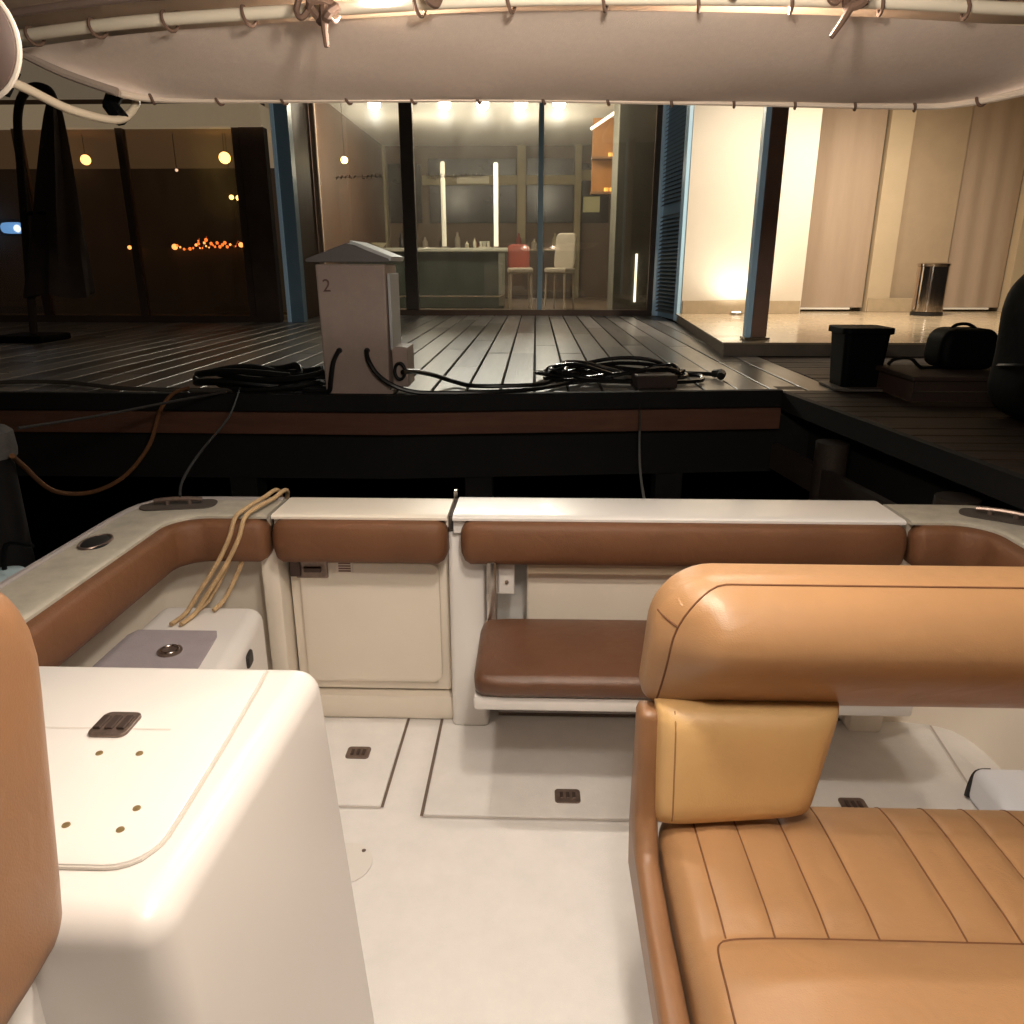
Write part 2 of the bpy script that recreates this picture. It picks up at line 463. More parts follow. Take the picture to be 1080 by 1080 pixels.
obj('white_notice', bx(-2.02, -1.2, 20.83, 20.855, 3.53, 3.70), mat('notice', (.75, .72, .55), .6), rear)
obj('white_notice', bx(1.2, 1.62, 20.90, 20.945, 2.85, 3.22), mat('notice_yellow', (.68, .66, .36), .6), rear)
obj('white_notice', bx(1.1, 1.75, 20.90, 20.945, 3.6, 3.85), OLIVE, rear)
for xx, w in ((-4.85, .26), (-3.92, .20), (-.38, .22), (1.05, .16)):
    obj('pilaster', bx(xx - w / 2, xx + w / 2, 20.74, 20.998, .74, CZ - .01, bev=.01), OLIVE, bd)
obj('side_wall', bx(-3.98, -3.88, 14.0, 21, .7, CZ), mat('side_wood', (.12, .062, .036), .6, var=.3, vscale=2, stretch=(1, 1, .3)), bd, label='brown wooden side wall of the lit room')
obj('side_wall', bx(2.12, 2.25, 14.1, 21, .7, CZ), TAUPE, bd)
# grey green column with light slit
col = obj('column', bx(1.40, 2.06, 14.35, 15.4, .74, CZ - .005, bev=.01), GREYGRN, bd)
obj('light_slit', bx(1.78, 1.815, 14.325, 14.348, .92, 1.75), E_SLIT, col)
0 and obj('ceiling_beam', bx(-3.88, 2.1, 18.2, 18.6, 4.18, CZ - .002), mat('beam_cream', (.6, .57, .47), .8), bd)
# front frame of the glass wall
gl = obj('glass_frame', bx(-3.85, 2.06, 13.96, 14.06, .69, .80, bev=.004), FRAMED, bd)
for x0, x1 in ((-3.72, -2.30), (-2.08, .03), (.12, 1.98)):
    obj('glass_pane', bx(x0, x1, 14.0, 14.012, .80, CZ - .05), G_CLEAR, bd)
obj('mullion', bx(-2.30, -2.08, 13.95, 14.07, .80, CZ, bev=.006), mat('mullion_dark', (.10, .085, .075), .45, .2, var=.2), bd, label='thick dark mullion between the left and middle panes')
obj('mullion', bx(.03, .12, 13.96, 14.06, .80, CZ, bev=.006), FRAMEB, bd, label='thin blue-lit mullion between the middle and right panes')
obj('mullion', bx(-3.80, -3.72, 13.95, 14.07, .80, CZ, bev=.006), mat('mullion_cream', (.55, .42, .33), .5), bd, label='cream mullion beside the brown side panel')
obj('mullion', bx(1.98, 2.08, 13.95, 14.07, .80, CZ, bev=.006), FRAMED, bd)
# reflection of illegible lettering, modelled as short pale strokes on the glass
for base, n in ((-3.42, 11), (-1.86, 13)):
    b = nb()
    for k in range(n):
        xx = base + k * .075
        zz = 2.98 + random.uniform(-.01, .01) + k * .002
        if k in (5,): continue
        tube(b, [(xx, 13.995, zz - .03), (xx + random.uniform(-.01, .03), 13.995, zz + .035)], .006, 5)
        tube(b, [(xx, 13.995, zz + random.choice((-.03, .0, .035))), (xx + .045, 13.995, zz + random.choice((-.03, .03)))], .006, 5)
    tube(b, [(base - .02, 13.995, 2.978), (base + n * .075, 13.995, 2.978 + n * .002)], .004, 5)
    obj('lettering_reflection', b, mat('faint_letters', (.30, .26, .22), .7), bd)

# side return with louvred shutter, from the glass to the cream wall
def quadwall(name, a, c, z0, z1, th, m, par, label=None):
    a = Vector((*a, 0)); c = Vector((*c, 0)); d = (c - a); n = Vector((d.y, -d.x, 0)).normalized() * th
    pts = [(a.x, a.y), (c.x, c.y), (c.x + n.x, c.y + n.y), (a.x + n.x, a.y + n.y)]
    return obj(name, pz(pts, z0, z1), m, par, label=label)
sh = quadwall('shutter', (2.09, 13.94), (2.28, 12.36), .72, CZ, -.05, SHUT, bd, 'blue-lit louvred shutter beside the cream wall')
A, C = Vector((2.09, 13.94, 0)), Vector((2.28, 12.36, 0)); dirv = (C - A).normalized(); nrm = Vector((dirv.y, -dirv.x, 0))
if nrm.x > 0: nrm = -nrm
b = nb(); z = .84
while z < 4.3:
    if not 2.38 < z < 2.47:
        p0 = A + dirv * .32 + nrm * .004; p1 = A + dirv * 1.40 + nrm * .004
        f = [b.verts.new(q) for q in (p0 + Vector((0, 0, z)), p1 + Vector((0, 0, z)), p1 + nrm * .05 + Vector((0, 0, z - .035)), p0 + nrm * .05 + Vector((0, 0, z - .035)))]
        g = [b.verts.new(v.co + Vector((0, 0, .012))) for v in f]
        b.faces.new(f); b.faces.new(g)
        for k in range(4): b.faces.new((f[k], f[(k + 1) % 4], g[(k + 1) % 4], g[k]))
    z += .062
obj('slat', b, mat('slat_dark', (.15, .19, .21), .45, .1), sh)
def post_on(par, name, s, w, m, z0=.72, z1=CZ, out=.06):
    p = A + dirv * s
    pts = [(p.x, p.y), (p.x + dirv.x * w, p.y + dirv.y * w), (p.x + dirv.x * w + nrm.x * out, p.y + dirv.y * w + nrm.y * out), (p.x + nrm.x * out, p.y + nrm.y * out)]
    return obj(name, pz(pts, z0, z1, bev=.004), m, par)
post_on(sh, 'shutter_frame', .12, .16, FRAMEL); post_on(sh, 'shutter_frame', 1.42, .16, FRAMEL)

# cream wall with skirting
obj('wall', bx(2.285, 4.13, 12.36, 12.5, .83, CZ), WALLB, bd, label='bright cream wall lit by a floor uplight')
obj('skirting', bx(2.30, 4.115, 12.335, 12.358, .834, 1.03, bev=.004), SKIRT, bd)
# recess with blinds and pilasters
obj('recess_wall', bx(4.12, 12, 13.45, 13.6, .83, CZ), PILAS, bd)
def blind(x0, x1, y, lab):
    n = 24; t = nb(); g = {}
    for i in range(n + 1):
        for j in range(13):
            u = i / n; v = j / 12
            g[i, j] = t.verts.new((x0 + (x1 - x0) * u, y + .012 * math.sin(u * 19 + v * 1.5) * (1 - .4 * v) + .01 * math.sin(u * 7), .90 + (CZ - .92) * v))
    for i in range(n):
        for j in range(12): t.faces.new((g[i, j], g[i + 1, j], g[i + 1, j + 1], g[i, j + 1]))
    o = obj('blind', t, BLIND, bd, True, label=lab)
    obj('bottom_bar', bx(x0 + .02, x0 + (x1 - x0) * .82, y - .035, y + .002, .868, .897, bev=.004), BARW, o)
blind(4.20, 5.33, 12.98, 'brown fabric blind next to the cream wall')
obj('pilaster', bx(5.36, 5.72, 12.9, 13.45, .834, CZ, bev=.006), PILAS, bd)
obj('skirting', bx(5.37, 6.55, 12.86, 12.893, .836, 1.05, bev=.004), SKIRT, bd)
obj('wall', bx(5.72, 6.60, 13.0, 13.45, .834, CZ), mat('recess_plaster', (.43, .33, .22), .8, var=.1), bd)
blind(6.62, 7.54, 13.02, 'brown fabric blind behind the steel bin')
obj('pilaster', bx(7.56, 8.6, 12.85, 13.45, .834, CZ, bev=.006), PILAS, bd)
obj('canopy', bx(1.6, 12, 7.4, 13.6, CZ + .01, CZ + .14), CEIL, bd)

# steel post holding the terrace canopy
sp = thing('terrace_post', 'dark steel post with blue-lit edge standing on the terrace corner', 'post', (2.25, 8, .834))
obj('post_shaft', bx(2.19, 2.34, 7.93, 8.07, .86, CZ), mat('post_brown', (.42, .27, .21), .5, .0, var=.2), sp)
obj('post_edge_glow', bx(2.135, 2.187, 7.945, 8.06, .86, CZ), FRAMEL, sp)  # added strip, glowing in place of blue light on the post side
obj('post_foot', bx(2.12, 2.37, 7.9, 8.1, .836, .858, bev=.004), STEEL, sp)

# left part: dark glazed front
dg = thing('dark_glazed_front', 'dark glazed shop front left of the lit room under a cream eave', 'building', (-8, 12.2, QZ))
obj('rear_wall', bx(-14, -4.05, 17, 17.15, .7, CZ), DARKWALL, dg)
obj('low_wall', bx(-9, -4.3, 14.6, 14.8, .7, 1.85), mat('low_wall', (.06, .045, .03), .7, var=.4, vscale=2, emit=(.9, .68, .42), estr=.012), dg)  # wall emits a little, imitating haze lit from inside
obj('eave', pz([(-14, 12.02), (-3.98, 12.02), (-3.98, 17.2), (-14, 17.2)], 3.47, 3.76), mat('eave_cream_glow', (.34, .25, .17), .7, var=.15, emit=(1., .74, .45), estr=.17), dg)  # emission replaces light falling on the eave; no lamp here
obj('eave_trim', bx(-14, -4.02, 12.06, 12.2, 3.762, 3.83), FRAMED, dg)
obj('upper_fascia', bx(-14, -4.0, 12.0, 12.2, 3.832, 4.35), mat('fascia_cream_glow', (.30, .22, .16), .7, var=.2, emit=(1., .76, .5), estr=.11), dg)  # light on the fascia painted in as emission
obj('plinth', bx(-14, -4.0, 12.12, 12.28, .70, .80), FRAMED, dg)
xs = [-13.2, -11, -9.2, -7.7, -6.15, -4.42]
for xx in xs: obj('mullion', bx(xx - .05, xx + .05, 12.14, 12.26, .80, 3.468), FRAMED, dg)
for a, c in zip(xs, xs[1:]): obj('glass_pane', bx(a + .05, c - .05, 12.19, 12.20, .80, 3.46), G_DARK, dg)
obj('side_panel', bx(-4.36, -3.99, 12.13, 12.30, .72, 4.6), mat('side_dark', (.15, .10, .075), .6, var=.3), dg, label='brown panel beside the pale steel post')
bp = thing('corner_post', 'tall blue-lit steel post with a bright edge at the room corner', 'post', (-3.85, 12.2, QZ))
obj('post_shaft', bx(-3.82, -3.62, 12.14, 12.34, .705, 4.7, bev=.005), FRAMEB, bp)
obj('post_edge_glow', bx(-3.875, -3.822, 12.12, 12.3, .705, 4.7, bev=.005), FRAMEL, bp)  # glowing strip for the light along the post's left edge
obj('return_panel', bx(-3.885, -3.80, 12.36, 13.94, .7, CZ), PANELBR, bd, label='brown timber panel between corner post and glass')

# lamps seen in and behind the dark glass
def globe(x, y, z, r, m, lab, cat='lamp', grp=None, drop=None):
    t = thing('globe_lamp', lab, cat, (x, y, z), grp)
    obj('globe', sphere(nb(), (x, y, z), r), m, t, True, 0)
    obj('stem', tb([(x, y, z + r * .9), (x, y, drop or 3.46)], .005, 6), DARKBODY, t)
globe(-6.95, 12.6, 3.10, .075, E_WARM, 'round warm orange lamp glowing high up on the far left')
globe(-4.78, 12.6, 3.12, .085, E_YEL, 'bright yellow globe lamp left of the corner post')
globe(-4.74, 12.6, 2.56, .035, E_YEL, 'small pale lamp, left one of the close pair under the yellow globe')
globe(-4.63, 12.6, 2.55, .040, E_YEL, 'small yellow lamp, right one of the close pair under the yellow globe')
globe(-5.55, 12.6, 2.95, .022, E_WHT, 'tiny white lamp between the two large globe lamps')
globe(-3.45, 14.8, 3.35, .06, E_YEL, 'small yellow wall lamp by the cream mullion', drop=CZ)
# orange fairy-light script on the low wall
fl = thing('fairy_lights', 'line of orange fairy lights twisted like handwriting behind the dark glass', 'fairy lights', (-5.4, 14.5, 1.9))
script = [(0, .02), (.09, .05), (.16, .0), (.30, .0), (.38, .02), (.46, .10), (.50, .16), (.47, .05), (.52, .0), (.58, .09), (.64, .19), (.60, .06), (.66, .02), (.72, .09), (.76, .02), (.82, .09), (.88, .02), (.95, .10), (1.0, .03), (1.08, .07), (1.14, .02), (1.22, .12), (1.28, .04)]
def script_pt(a, c): return (-6.62 + a * .99, 14.50, 1.84 + c * 1.15)
pp = smooth_path([script_pt(a, c) for a, c in script], 4)
obj('wire', tb(pp, .004, 5), emis('wire_orange', (1., .25, .05), .8), fl)
for k, p in enumerate(pp):
    if k % 3 == 0 and random.random() < .75:
        obj('bulb', sphere(nb(), p, random.uniform(.014, .034), 8), random.choice((E_ORNG, E_ORNG, E_ORN2)), fl, True, 0)
obj('bulb', sphere(nb(), script_pt(.02, .03), .052, 12), E_ORN2, fl, True, 0)
obj('bulb', sphere(nb(), script_pt(1.26, .06), .045, 12), E_ORN2, fl, True, 0)
f2 = thing('candle_lights', 'two small orange candle lights left of the glowing script', 'candles', (-7.3, 14.5, 1.85))
for xx in (-7.44, -7.32): obj('candle', sphere(nb(), (xx, 14.5, 1.865), .036, 10), E_ORN2, f2, True, 0)
bs = thing('blue_lamp', 'glowing blue white lamp at the far left edge', 'lamp', (-8.3, 12.7, 2.1))
obj('lamp_glass', cushion((.40, .08, .17), .035, (4, 2, 4), R=.08, plane='xz', loc=(-8.33, 12.66, 2.12)), E_BLUE, bs, True, 0)
obj('lamp_core', sphere(nb(), (-8.24, 12.63, 2.11), .06, 12), emis('blue_core', (.55, .78, 1.), 7), bs, True, 0)
obj('lamp_box', bx(-8.6, -8.1, 12.71, 12.76, 2.0, 2.26, bev=.02), DARKBODY, bs)
single('table_lamp', sphere(nb(), (-7.40, 12.9, 1.98), .05, 10), mat('tl', (.7, .65, .6), .5, emit=(1, .8, .65), estr=.35), 'faint white table lamp behind the dark glass', 'lamp', smooth=True)

# downlights in the lit room: globes hanging just under the ceiling
def downlight(x, y, z, lab, first=None):
    t = thing('ceiling_lamp', lab, 'ceiling lamp', (x, y, z), 'ceiling lamps of the lit room')
    obj('bulb', sphere(nb(), (x, y, z), .11), E_BULB, t, True, 0)
    obj('cap', lt([(0, .205), (.05, .205), (.06, .13), (.04, .10), (0, .10)], (x, y, z), 16), STEEL, t, True)
    return t
labs = ['leftmost glaring ceiling lamp, in the pane left of the thick mullion', 'glaring ceiling lamp just right of the thick dark mullion', 'middle glaring ceiling lamp, third from the left',
        'fourth glaring ceiling lamp, left of the thin mullion', 'rightmost glaring ceiling lamp, right of the thin mullion']
for xx, lab in zip((-2.83, -1.60, -.94, -.28, .38), labs): downlight(xx, 14.62, 4.21, lab)

def light(name, typ, loc, power, col=(1, .9, .75), size=.1, rot=None, spot=None, blend=.5):
    l = bpy.data.lights.new(name, typ); l.energy = power; l.color = col
    if typ == 'AREA': l.shape = 'DISK'; l.size = size
    else: l.shadow_soft_size = size
    if typ == 'SPOT': l.spot_size = math.radians(spot); l.spot_blend = blend
    o = bpy.data.objects.new(name, l); COL.objects.link(o); o.location = loc
    if rot: o.rotation_euler = tuple(math.radians(a) for a in rot)
    return o

# furniture of the lit room
bc = thing('bar_counter', 'long bar counter with dark glass front and pale lit top', 'bar counter', (-2, 15.6, .74))
obj('counter_body', bx(-3.7, -.62, 15.5, 16.1, .742, 1.80, bev=.01), COUNTERG, bc)
obj('counter_top', bx(-3.78, -.54, 15.42, 16.18, 1.802, 1.875, bev=.012), COUNTERT, bc)
obj('counter_frame', bx(-.72, -.60, 15.44, 15.497, .80, 1.80, bev=.004), mat('cf', (.22, .22, .18), .4), bc)
obj('foot_rail', tb([(-3.6, 15.4, .98), (-.7, 15.4, .98), (-.62, 15.44, 1.02)], .022, 8), STEEL, bc, True)
for xx, zt, lab in ((-1.80, 3.44, 'left one of the two upright white tube lamps on the bar counter'), (-.78, 3.42, 'right, brighter one of the two upright white tube lamps on the bar counter')):
    t = thing('tube_lamp', lab, 'lamp', (xx, 15.8, 1.875), 'upright tube lamps on the bar')
    obj('lamp_foot', lt([(0, .002), (.09, .002), (.09, .02), (.03, .04), (0, .04)], (xx, 15.8, 1.875), 16), STEEL, t, True)
    obj('tube', lt([(0, .04), (.045, .04), (.045, zt - 1.9), (.03, zt - 1.875), (0, zt - 1.875)], (xx, 15.8, 1.875), 12), E_TUBE if xx > -1 else mat('tube_dim', (.6, .58, .48), .5, emit=(1, .93, .75), estr=.4), t, True)
for k, (xx, hh) in enumerate(((-2.5, .2), (-1.35, .13), (-1.2, .19))):
    t = thing('bottle', ['tall bottle on the bar counter behind the thick mullion', 'short bottle on the bar counter between the tube lamps', 'taller bottle on the bar counter between the tube lamps'][k], 'bottle', (xx, 15.75, 1.876))
    obj('glass_body', lt([(0, .002), (.035, .002), (.037, hh * .6), (.014, hh * .78), (.013, hh), (0, hh)], (xx, 15.75, 1.876), 12), mat('bottle_glass', (.35, .33, .25), .15), t, True)

def bar_chair(x, y, rz, lab, back_m, seat_m, high):
    t = thing('bar_chair', lab, 'chair', (x, y, .742), 'high chairs by the bar')
    M = T(x, y, .742) @ Rz(rz)
    for sx in (-.19, .19):
        for sy in (-.18, .18):
            obj('leg', tb([M @ Vector((sx * 1.1, sy * 1.1, 0)), M @ Vector((sx, sy, .66))], .022, 6), WOODLEG, t, True)
    obj('seat', cushion((.46, .44, .11), .04, (6, 6, 2), M=M @ T(0, 0, .715)), seat_m, t, True, 0)
    def lean(p): return Vector((p.x * (1 - .12 * (p.z + .35)), p.y + .10 * (p.z + .3) + .2 * p.x * p.x, p.z))
    obj('backrest', cushion((.46, .09, high), .04, (8, 2, 8), R=.1, plane='xz', f=lean, M=M @ T(0, .2, .74 + high / 2)), back_m, t, True, 0)
    return t
bar_chair(.46, 15.2, -28, 'high chair with pale slip cover right of the thin mullion', CHAIRW, CHAIRW, .66)
bar_chair(-.30, 15.35, 8, 'high chair with red backrest and pale seat at the bar end', REDC, CHAIRW, .46)

bw_ = thing('fruit_bowl', 'pale bowl on the bar counter behind the power pedestal side', 'bowl', (-3.1, 15.8, 1.876))
obj('bowl_body', lt([(0, .002), (.06, .002), (.16, .10), (.15, .10), (.055, .02), (0, .02)], (-3.1, 15.8, 1.876), 20), CHAIRW, bw_, True)
ct = thing('crate_of_glasses', 'low tray with small glasses at the right end of the bar counter', 'tray', (-.95, 15.75, 1.876))
obj('tray', bx(-1.12, -.88, 15.62, 15.88, 1.878, 1.90, bev=.004), WOODLEG, ct)
for k in range(3): obj('glass', lt([(0, .0), (.028, .0), (.034, .10), (.030, .10), (.025, .006), (0, .006)], (-1.07 + k * .07, 15.70, 1.901), 12), mat('tumbler', (.5, .5, .42), .1), ct, True)
hs_ = thing('back_shelf', 'dark back shelf with rows of bottles below the panels of the rear wall', 'shelf', (-1.4, 20.7, .742))
obj('cabinet', bx(-3.6, .9, 20.3, 20.72, .745, 1.9, bev=.01), mat('cabinet_brown', (.07, .045, .028), .5, var=.3), hs_)
obj('shelf_top', bx(-3.65, .95, 20.27, 20.73, 1.902, 1.95, bev=.004), OLIVE, hs_)
for k in range(9):
    hh = random.uniform(.22, .42); xx = -3.4 + k * .48 + random.uniform(-.1, .1)
    obj('jar', lt([(0, .002), (.07, .002), (.075, hh * .6), (.03, hh * .8), (.028, hh), (0, hh)], (xx, 20.5, 1.951), 10), random.choice((CHAIRW, OLIVE, PLUM, REDC)), hs_, True)
# amber shelf niche on the right wall of the room
sn = thing('lit_shelf', 'amber lit wall shelf with white edge high on the right wall', 'shelf', (1.3, 16.5, 3))
obj('shelf_back', bx(1.08, 1.62, 16.25, 16.30, 2.90, 4.25), mat('amber_back', (.40, .17, .04), .6, var=.3, emit=(1, .42, .08), estr=.09), sn)
obj('shelf_board', bx(1.06, 1.64, 15.98, 16.25, 3.50, 3.54), mat('shelf_wood', (.25, .12, .05), .5), sn)
obj('shelf_board', bx(1.06, 1.64, 15.98, 16.25, 2.88, 2.92), mat('shelf_wood2', (.25, .12, .05), .5), sn)
obj('shelf_light', tb([(1.04, 16.2, 4.05), (1.60, 15.85, 4.36)], .030, 8), E_SLIT, sn)
obj('shelf_frame', bx(1.622, 1.66, 15.98, 16.3, 2.9, 4.35), mat('shelf_frame', (.5, .38, .2), .5), sn)
for k, (xx, zz) in enumerate(((1.42, 3.54), (1.52, 3.54), (1.36, 2.92), (1.47, 2.92))):
    obj('tea_light', lt([(0, .001), (.045, .001), (.045, .07), (0, .07)], (xx, 16.05, zz), 10), E_AMB, sn, True)

# floor uplight at the cream wall
ul = thing('floor_uplight', 'small bright floor uplight at the foot of the cream wall', 'uplight', (3.08, 12.1, .834))
obj('housing', lt([(0, .001), (.10, .001), (.10, .03), (.075, .035), (0, .03)], (3.08, 12.1, .834), 20), STEEL, ul, True)
obj('lens', lt([(0, .002), (.07, .002), (.06, .012), (0, .014)], (3.08, 12.1, .867), 16), E_SLIT, ul, True)

# steel bin on the terrace
sb = thing('steel_bin', 'shiny cylindrical steel bin standing on the tiled terrace', 'bin', (5.90, 12.0, .834))
obj('bin_body', lt([(0, .05), (.205, .05), (.215, .06), (.215, .70), (.20, .705), (0, .70)], (5.90, 12, .834), 28), CHROME, sb, True)
obj('bin_base', lt([(0, .002), (.222, .002), (.222, .05), (0, .05)], (5.90, 12, .834), 28), BLACK, sb, True)
obj('bin_rim', lt([(.16, .706), (.225, .706), (.228, .74), (.20, .755), (.16, .75)], (5.90, 12, .834), 28), CHROME, sb, True)
obj('bin_flap', lt([(0, .71), (.16, .71), (.16, .72), (0, .73)], (5.90, 12, .834), 24), BLACK, sb, True)

# dark door handle / intercom on wall far right
single('wall_box', bx(7.60, 8.05, 12.72, 12.846, 2.1, 2.85, bev=.02), DARKBODY, 'black wall box at the right edge of the photo by the blinds', 'box')

# closed umbrella on the quay left
um = thing('closed_umbrella', 'dark closed cantilever umbrella hanging on the left quay', 'umbrella', (-5.9, 9, QZ))
obj('base_plate', bx(-6.25, -5.65, 8.7, 9.3, QZ + .004, QZ + .08, bev=.02), DARKBODY, um)
obj('pole', tb([(-5.95, 9.05, QZ + .08), (-5.72, 9.02, 2.6), (-5.62, 9, 3.15), (-5.45, 9, 3.36), (-5.25, 9, 3.34), (-5.2, 9, 3.15)], .045, 10, sm=6), UMBR, um, True)
t = nb(); seg = 24
rings = []
for k in range(15):
    v = k / 14; z = 3.22 - 2.0 * v; r = .06 + .26 * v ** .8
    cx = -5.22 - .30 * v
    rings.append([t.verts.new((cx + r * (1 + .22 * math.cos(6 * a + v)) * math.cos(a), 9 + r * (1 + .22 * math.cos(6 * a + v)) * math.sin(a), z + .03 * math.sin(3 * a))) for a in [2 * PI * q / seg for q in range(seg)]])
for Aq, Bq in zip(rings, rings[1:]):
    for q in range(seg): t.faces.new((Aq[q], Aq[(q + 1) % seg], Bq[(q + 1) % seg], Bq[q]))
t.faces.new(rings[0]); t.faces.new(rings[-1])
obj('folded_cloth', t, UMBR, um, True, 60)
obj('strap', tb([(-5.5 + .2 * math.cos(a), 9 + .2 * math.sin(a), 2.1) for a in [2 * PI * q / 16 for q in range(16)]], .02, 6, closed=True), DARKBODY, um, True)

# ------------------------------------------------------------------ power pedestal
PX0, PX1, PY0, PY1 = -1.445, -1.0, 5.22, 5.62
pd = thing('power_pedestal', 'pinkish grey power pedestal with gabled cap on the quay edge', 'power pedestal', (-1.22, 5.4, QZ))
def taper(bm, zc, k):
    for v in bm.verts:
        s = 1 + k * (v.co.z - zc)
        v.co.x = -1.22 + (v.co.x + 1.22) * s; v.co.y = 5.4 + (v.co.y - 5.4) * s
    return bm
obj('body', taper(bx(PX0, PX1, PY0, PY1, QZ + .012, 1.56, bev=.012), .7, .05), PEDM, pd)
obj('plinth', bx(PX0 + .01, PX1 + .02, PY0 + .0, PY1 + .02, QZ + .003, QZ + .03, bev=.004), PEDM, pd)
# gabled roof, ridge runs away from us
obj('roof', pz([(-1.50, 1.572), (-.955, 1.572), (-.955, 1.592), (-1.225, 1.690), (-1.50, 1.592)], PY0 - .055, PY1 + .05, bev=.004, axis='y'), PEDR, pd)
obj('roof_edge', pz([(-.945, 1.578), (-.935, 1.606), (-1.20, 1.705), (-1.205, 1.69)], PY0 - .05, PY1 + .05, axis='y'), PEDRW, pd)
obj('side_strip', bx(-.985, -.965, PY0 + .02, PY1 - .05, 1.0, 1.50, bev=.004), PEDW, pd)
sk = obj('socket_box', bx(-.978, -.87, PY0 + .02, PY1 - .1, QZ + .05, 1.02, bev=.01), PEDM, pd)
obj('socket', tb([(-.925 + .035 * math.cos(a), PY0 + .006, .86 + .055 * math.sin(a)) for a in [2 * PI * q / 20 for q in range(20)]], .012, 6, closed=True), BLACK, sk, True)
obj('socket', tb([(-.925 + .035 * math.cos(a), PY0 - .02, .86 + .055 * math.sin(a)) for a in [2 * PI * q / 20 for q in range(20)]], .008, 6, closed=True), BLACK, sk, True)
obj('number', text_mesh('2', .115, T(-1.385, PY0 - .012, 1.42) @ Rx(90)), mat('number_brown', (.20, .11, .09), .6), pd)
for xx in (-1.33, -1.14): obj('cable_gland', lt([(0, 0), (.02, 0), (.018, .03), (0, .03)], (xx, PY0 + .005, 1.0), 10, M=Rx(90)), BLACK, pd, True)

def cable(name, pts, r, m, lab, sm=8, cat='cable'):
    return single(name, tb(pts, r, 8, sm=sm), m, lab, cat, smooth=True)
CB = mat('cable_black', (.012, .011, .011), .35)
cable('power_cable', [(-1.33, 5.19, 1.0), (-1.36, 5.15, .93), (-1.385, 5.14, .80), (-1.40, 5.15, .74), (-1.45, 5.18, .725), (-1.6, 5.22, .72)], .016, CB, 'black cable down the left of the pedestal front')
cable('power_cable', [(-1.14, 5.19, 1.0), (-1.12, 5.15, .94), (-1.06, 5.13, .85), (-.95, 5.12, .775), (-.8, 5.14, .73), (-.55, 5.17, .722), (-.3, 5.22, .722), (0, 5.35, .722), (.3, 5.7, .722), (.6, 5.9, .722)], .016, CB, 'black cable from the pedestal front sweeping right along the quay edge')
cable('power_cable', [(-.90, 5.18, .86), (-.84, 5.3, .85), (-.74, 5.5, .80), (-.6, 5.62, .735), (-.45, 5.5, .722), (-.2, 5.5, .722), (.05, 5.6, .722), (.25, 6.0, .722), (.5, 6.2, .722), (.9, 6.25, .722), (1.25, 6.2, .724), (1.42, 6.1, .73)], .017, CB, 'black cable from the pedestal socket to the coil and beyond')
single('cable_plug', tb([(1.42, 6.1, .735), (1.46, 6.02, .75), (1.44, 5.95, .735)], .032, 8, sm=4), CB, 'black plug lying at the right end of the cable', 'plug', smooth=True)
pts = []
for k in range(150):
    a = k * 2 * PI / 22
    rr = .42 + .10 * math.sin(k * .37) + random.uniform(-.02, .02)
    pts.append((.62 + rr * 1.15 * math.cos(a) + .12 * math.sin(k * .11), 5.93 + rr * .62 * math.sin(a), .725 + .02 * (k // 22) * (.6 + .4 * math.sin(k * .7))))
single('cable_coil', tb(pts, .016, 7, sm=2), mat('coil_black', (.015, .014, .014), .22), 'messy coil of shiny black cable on the lit planks', 'cable', smooth=True)
single('wooden_block', bx(.72, 1.02, 5.50, 5.68, QZ + .004, .80, bev=.012, M=T(.87, 5.6, 0) @ Rz(8) @ T(-.87, -5.6, 0)), mat('block_brown', (.07, .045, .035), .7, var=.3), 'small brown block in front of the cable coil', 'block')
# dark hose pile on the left of the pedestal
pts = []
for k in range(140):
    a = k * 2 * PI / 19
    rr = .24 + .08 * math.sin(k * .41)
    pts.append((-1.95 + rr * 1.6 * math.cos(a), 5.42 + rr * .6 * math.sin(a), .725 + .018 * (k // 19) + .02 * math.sin(k * .9)))
single('hose_coil', tb(pts, .021, 7, sm=2), mat('hose_dark', (.006, .0055, .005), .5), 'dark coil of hose on the quay left of the pedestal', 'hose', smooth=True)
cable('dock_line', [(-1.7, 5.3, .725), (-2.3, 5.25, .722), (-2.9, 5.3, .722), (-3.6, 5.6, .722), (-4.3, 5.5, .722), (-5.2, 5.5, .722)], .015, mat('line_grey', (.10, .085, .065), .8), 'thin grey line lying along the left quay edge', cat='rope')

# ------------------------------------------------------------------ things on the finger pier
bk = thing('black_planter', 'square black tub with flared rim on the finger pier', 'tub', (2.33, 5.62, QZ))
def tub(x, y, w, h):
    t = nb()
    prism(t, rrect(-w / 2, w / 2, -w / 2, w / 2, .04), 0, h, bev=.006)
    for v in t.verts:
        s = .84 + .16 * v.co.z / h; v.co.x *= s; v.co.y *= s
    bmesh.ops.translate(t, verts=t.verts, vec=(x, y, QZ + .004)); return t
obj('tub_body', tub(2.34, 5.66, .32, .40), DARKBODY, bk)
obj('tub_rim', pz(rrect(2.34 - .18, 2.34 + .18, 5.66 - .18, 5.66 + .18, .05), 1.09, 1.135, bev=.008), DARKBODY, bk)
obj('saucer', pz(rrect(2.34 - .2, 2.34 + .2, 5.66 - .24, 5.66 + .2, .06), QZ + .0035, QZ + .02, bev=.004), mat('saucer', (.16, .13, .11), .7), bk)
wc = thing('wooden_crate', 'low dark brown wooden step box on the finger pier', 'crate', (2.85, 5.1, QZ))
obj('crate_top', bx(2.42, 3.35, 4.95, 5.60, .845, .875, bev=.006), mat('crate_wood', (.07, .04, .028), .7, var=.3, vscale=5, stretch=(.5, 4, 4)), wc)
for k in range(2): obj('crate_board', bx(2.45, 3.32, 4.97, 4.995, .712 + k * .067, .774 + k * .067, bev=.004), mat('crate_side', (.06, .034, .024), .7, var=.3, vscale=5, stretch=(.5, 4, 4)), wc)
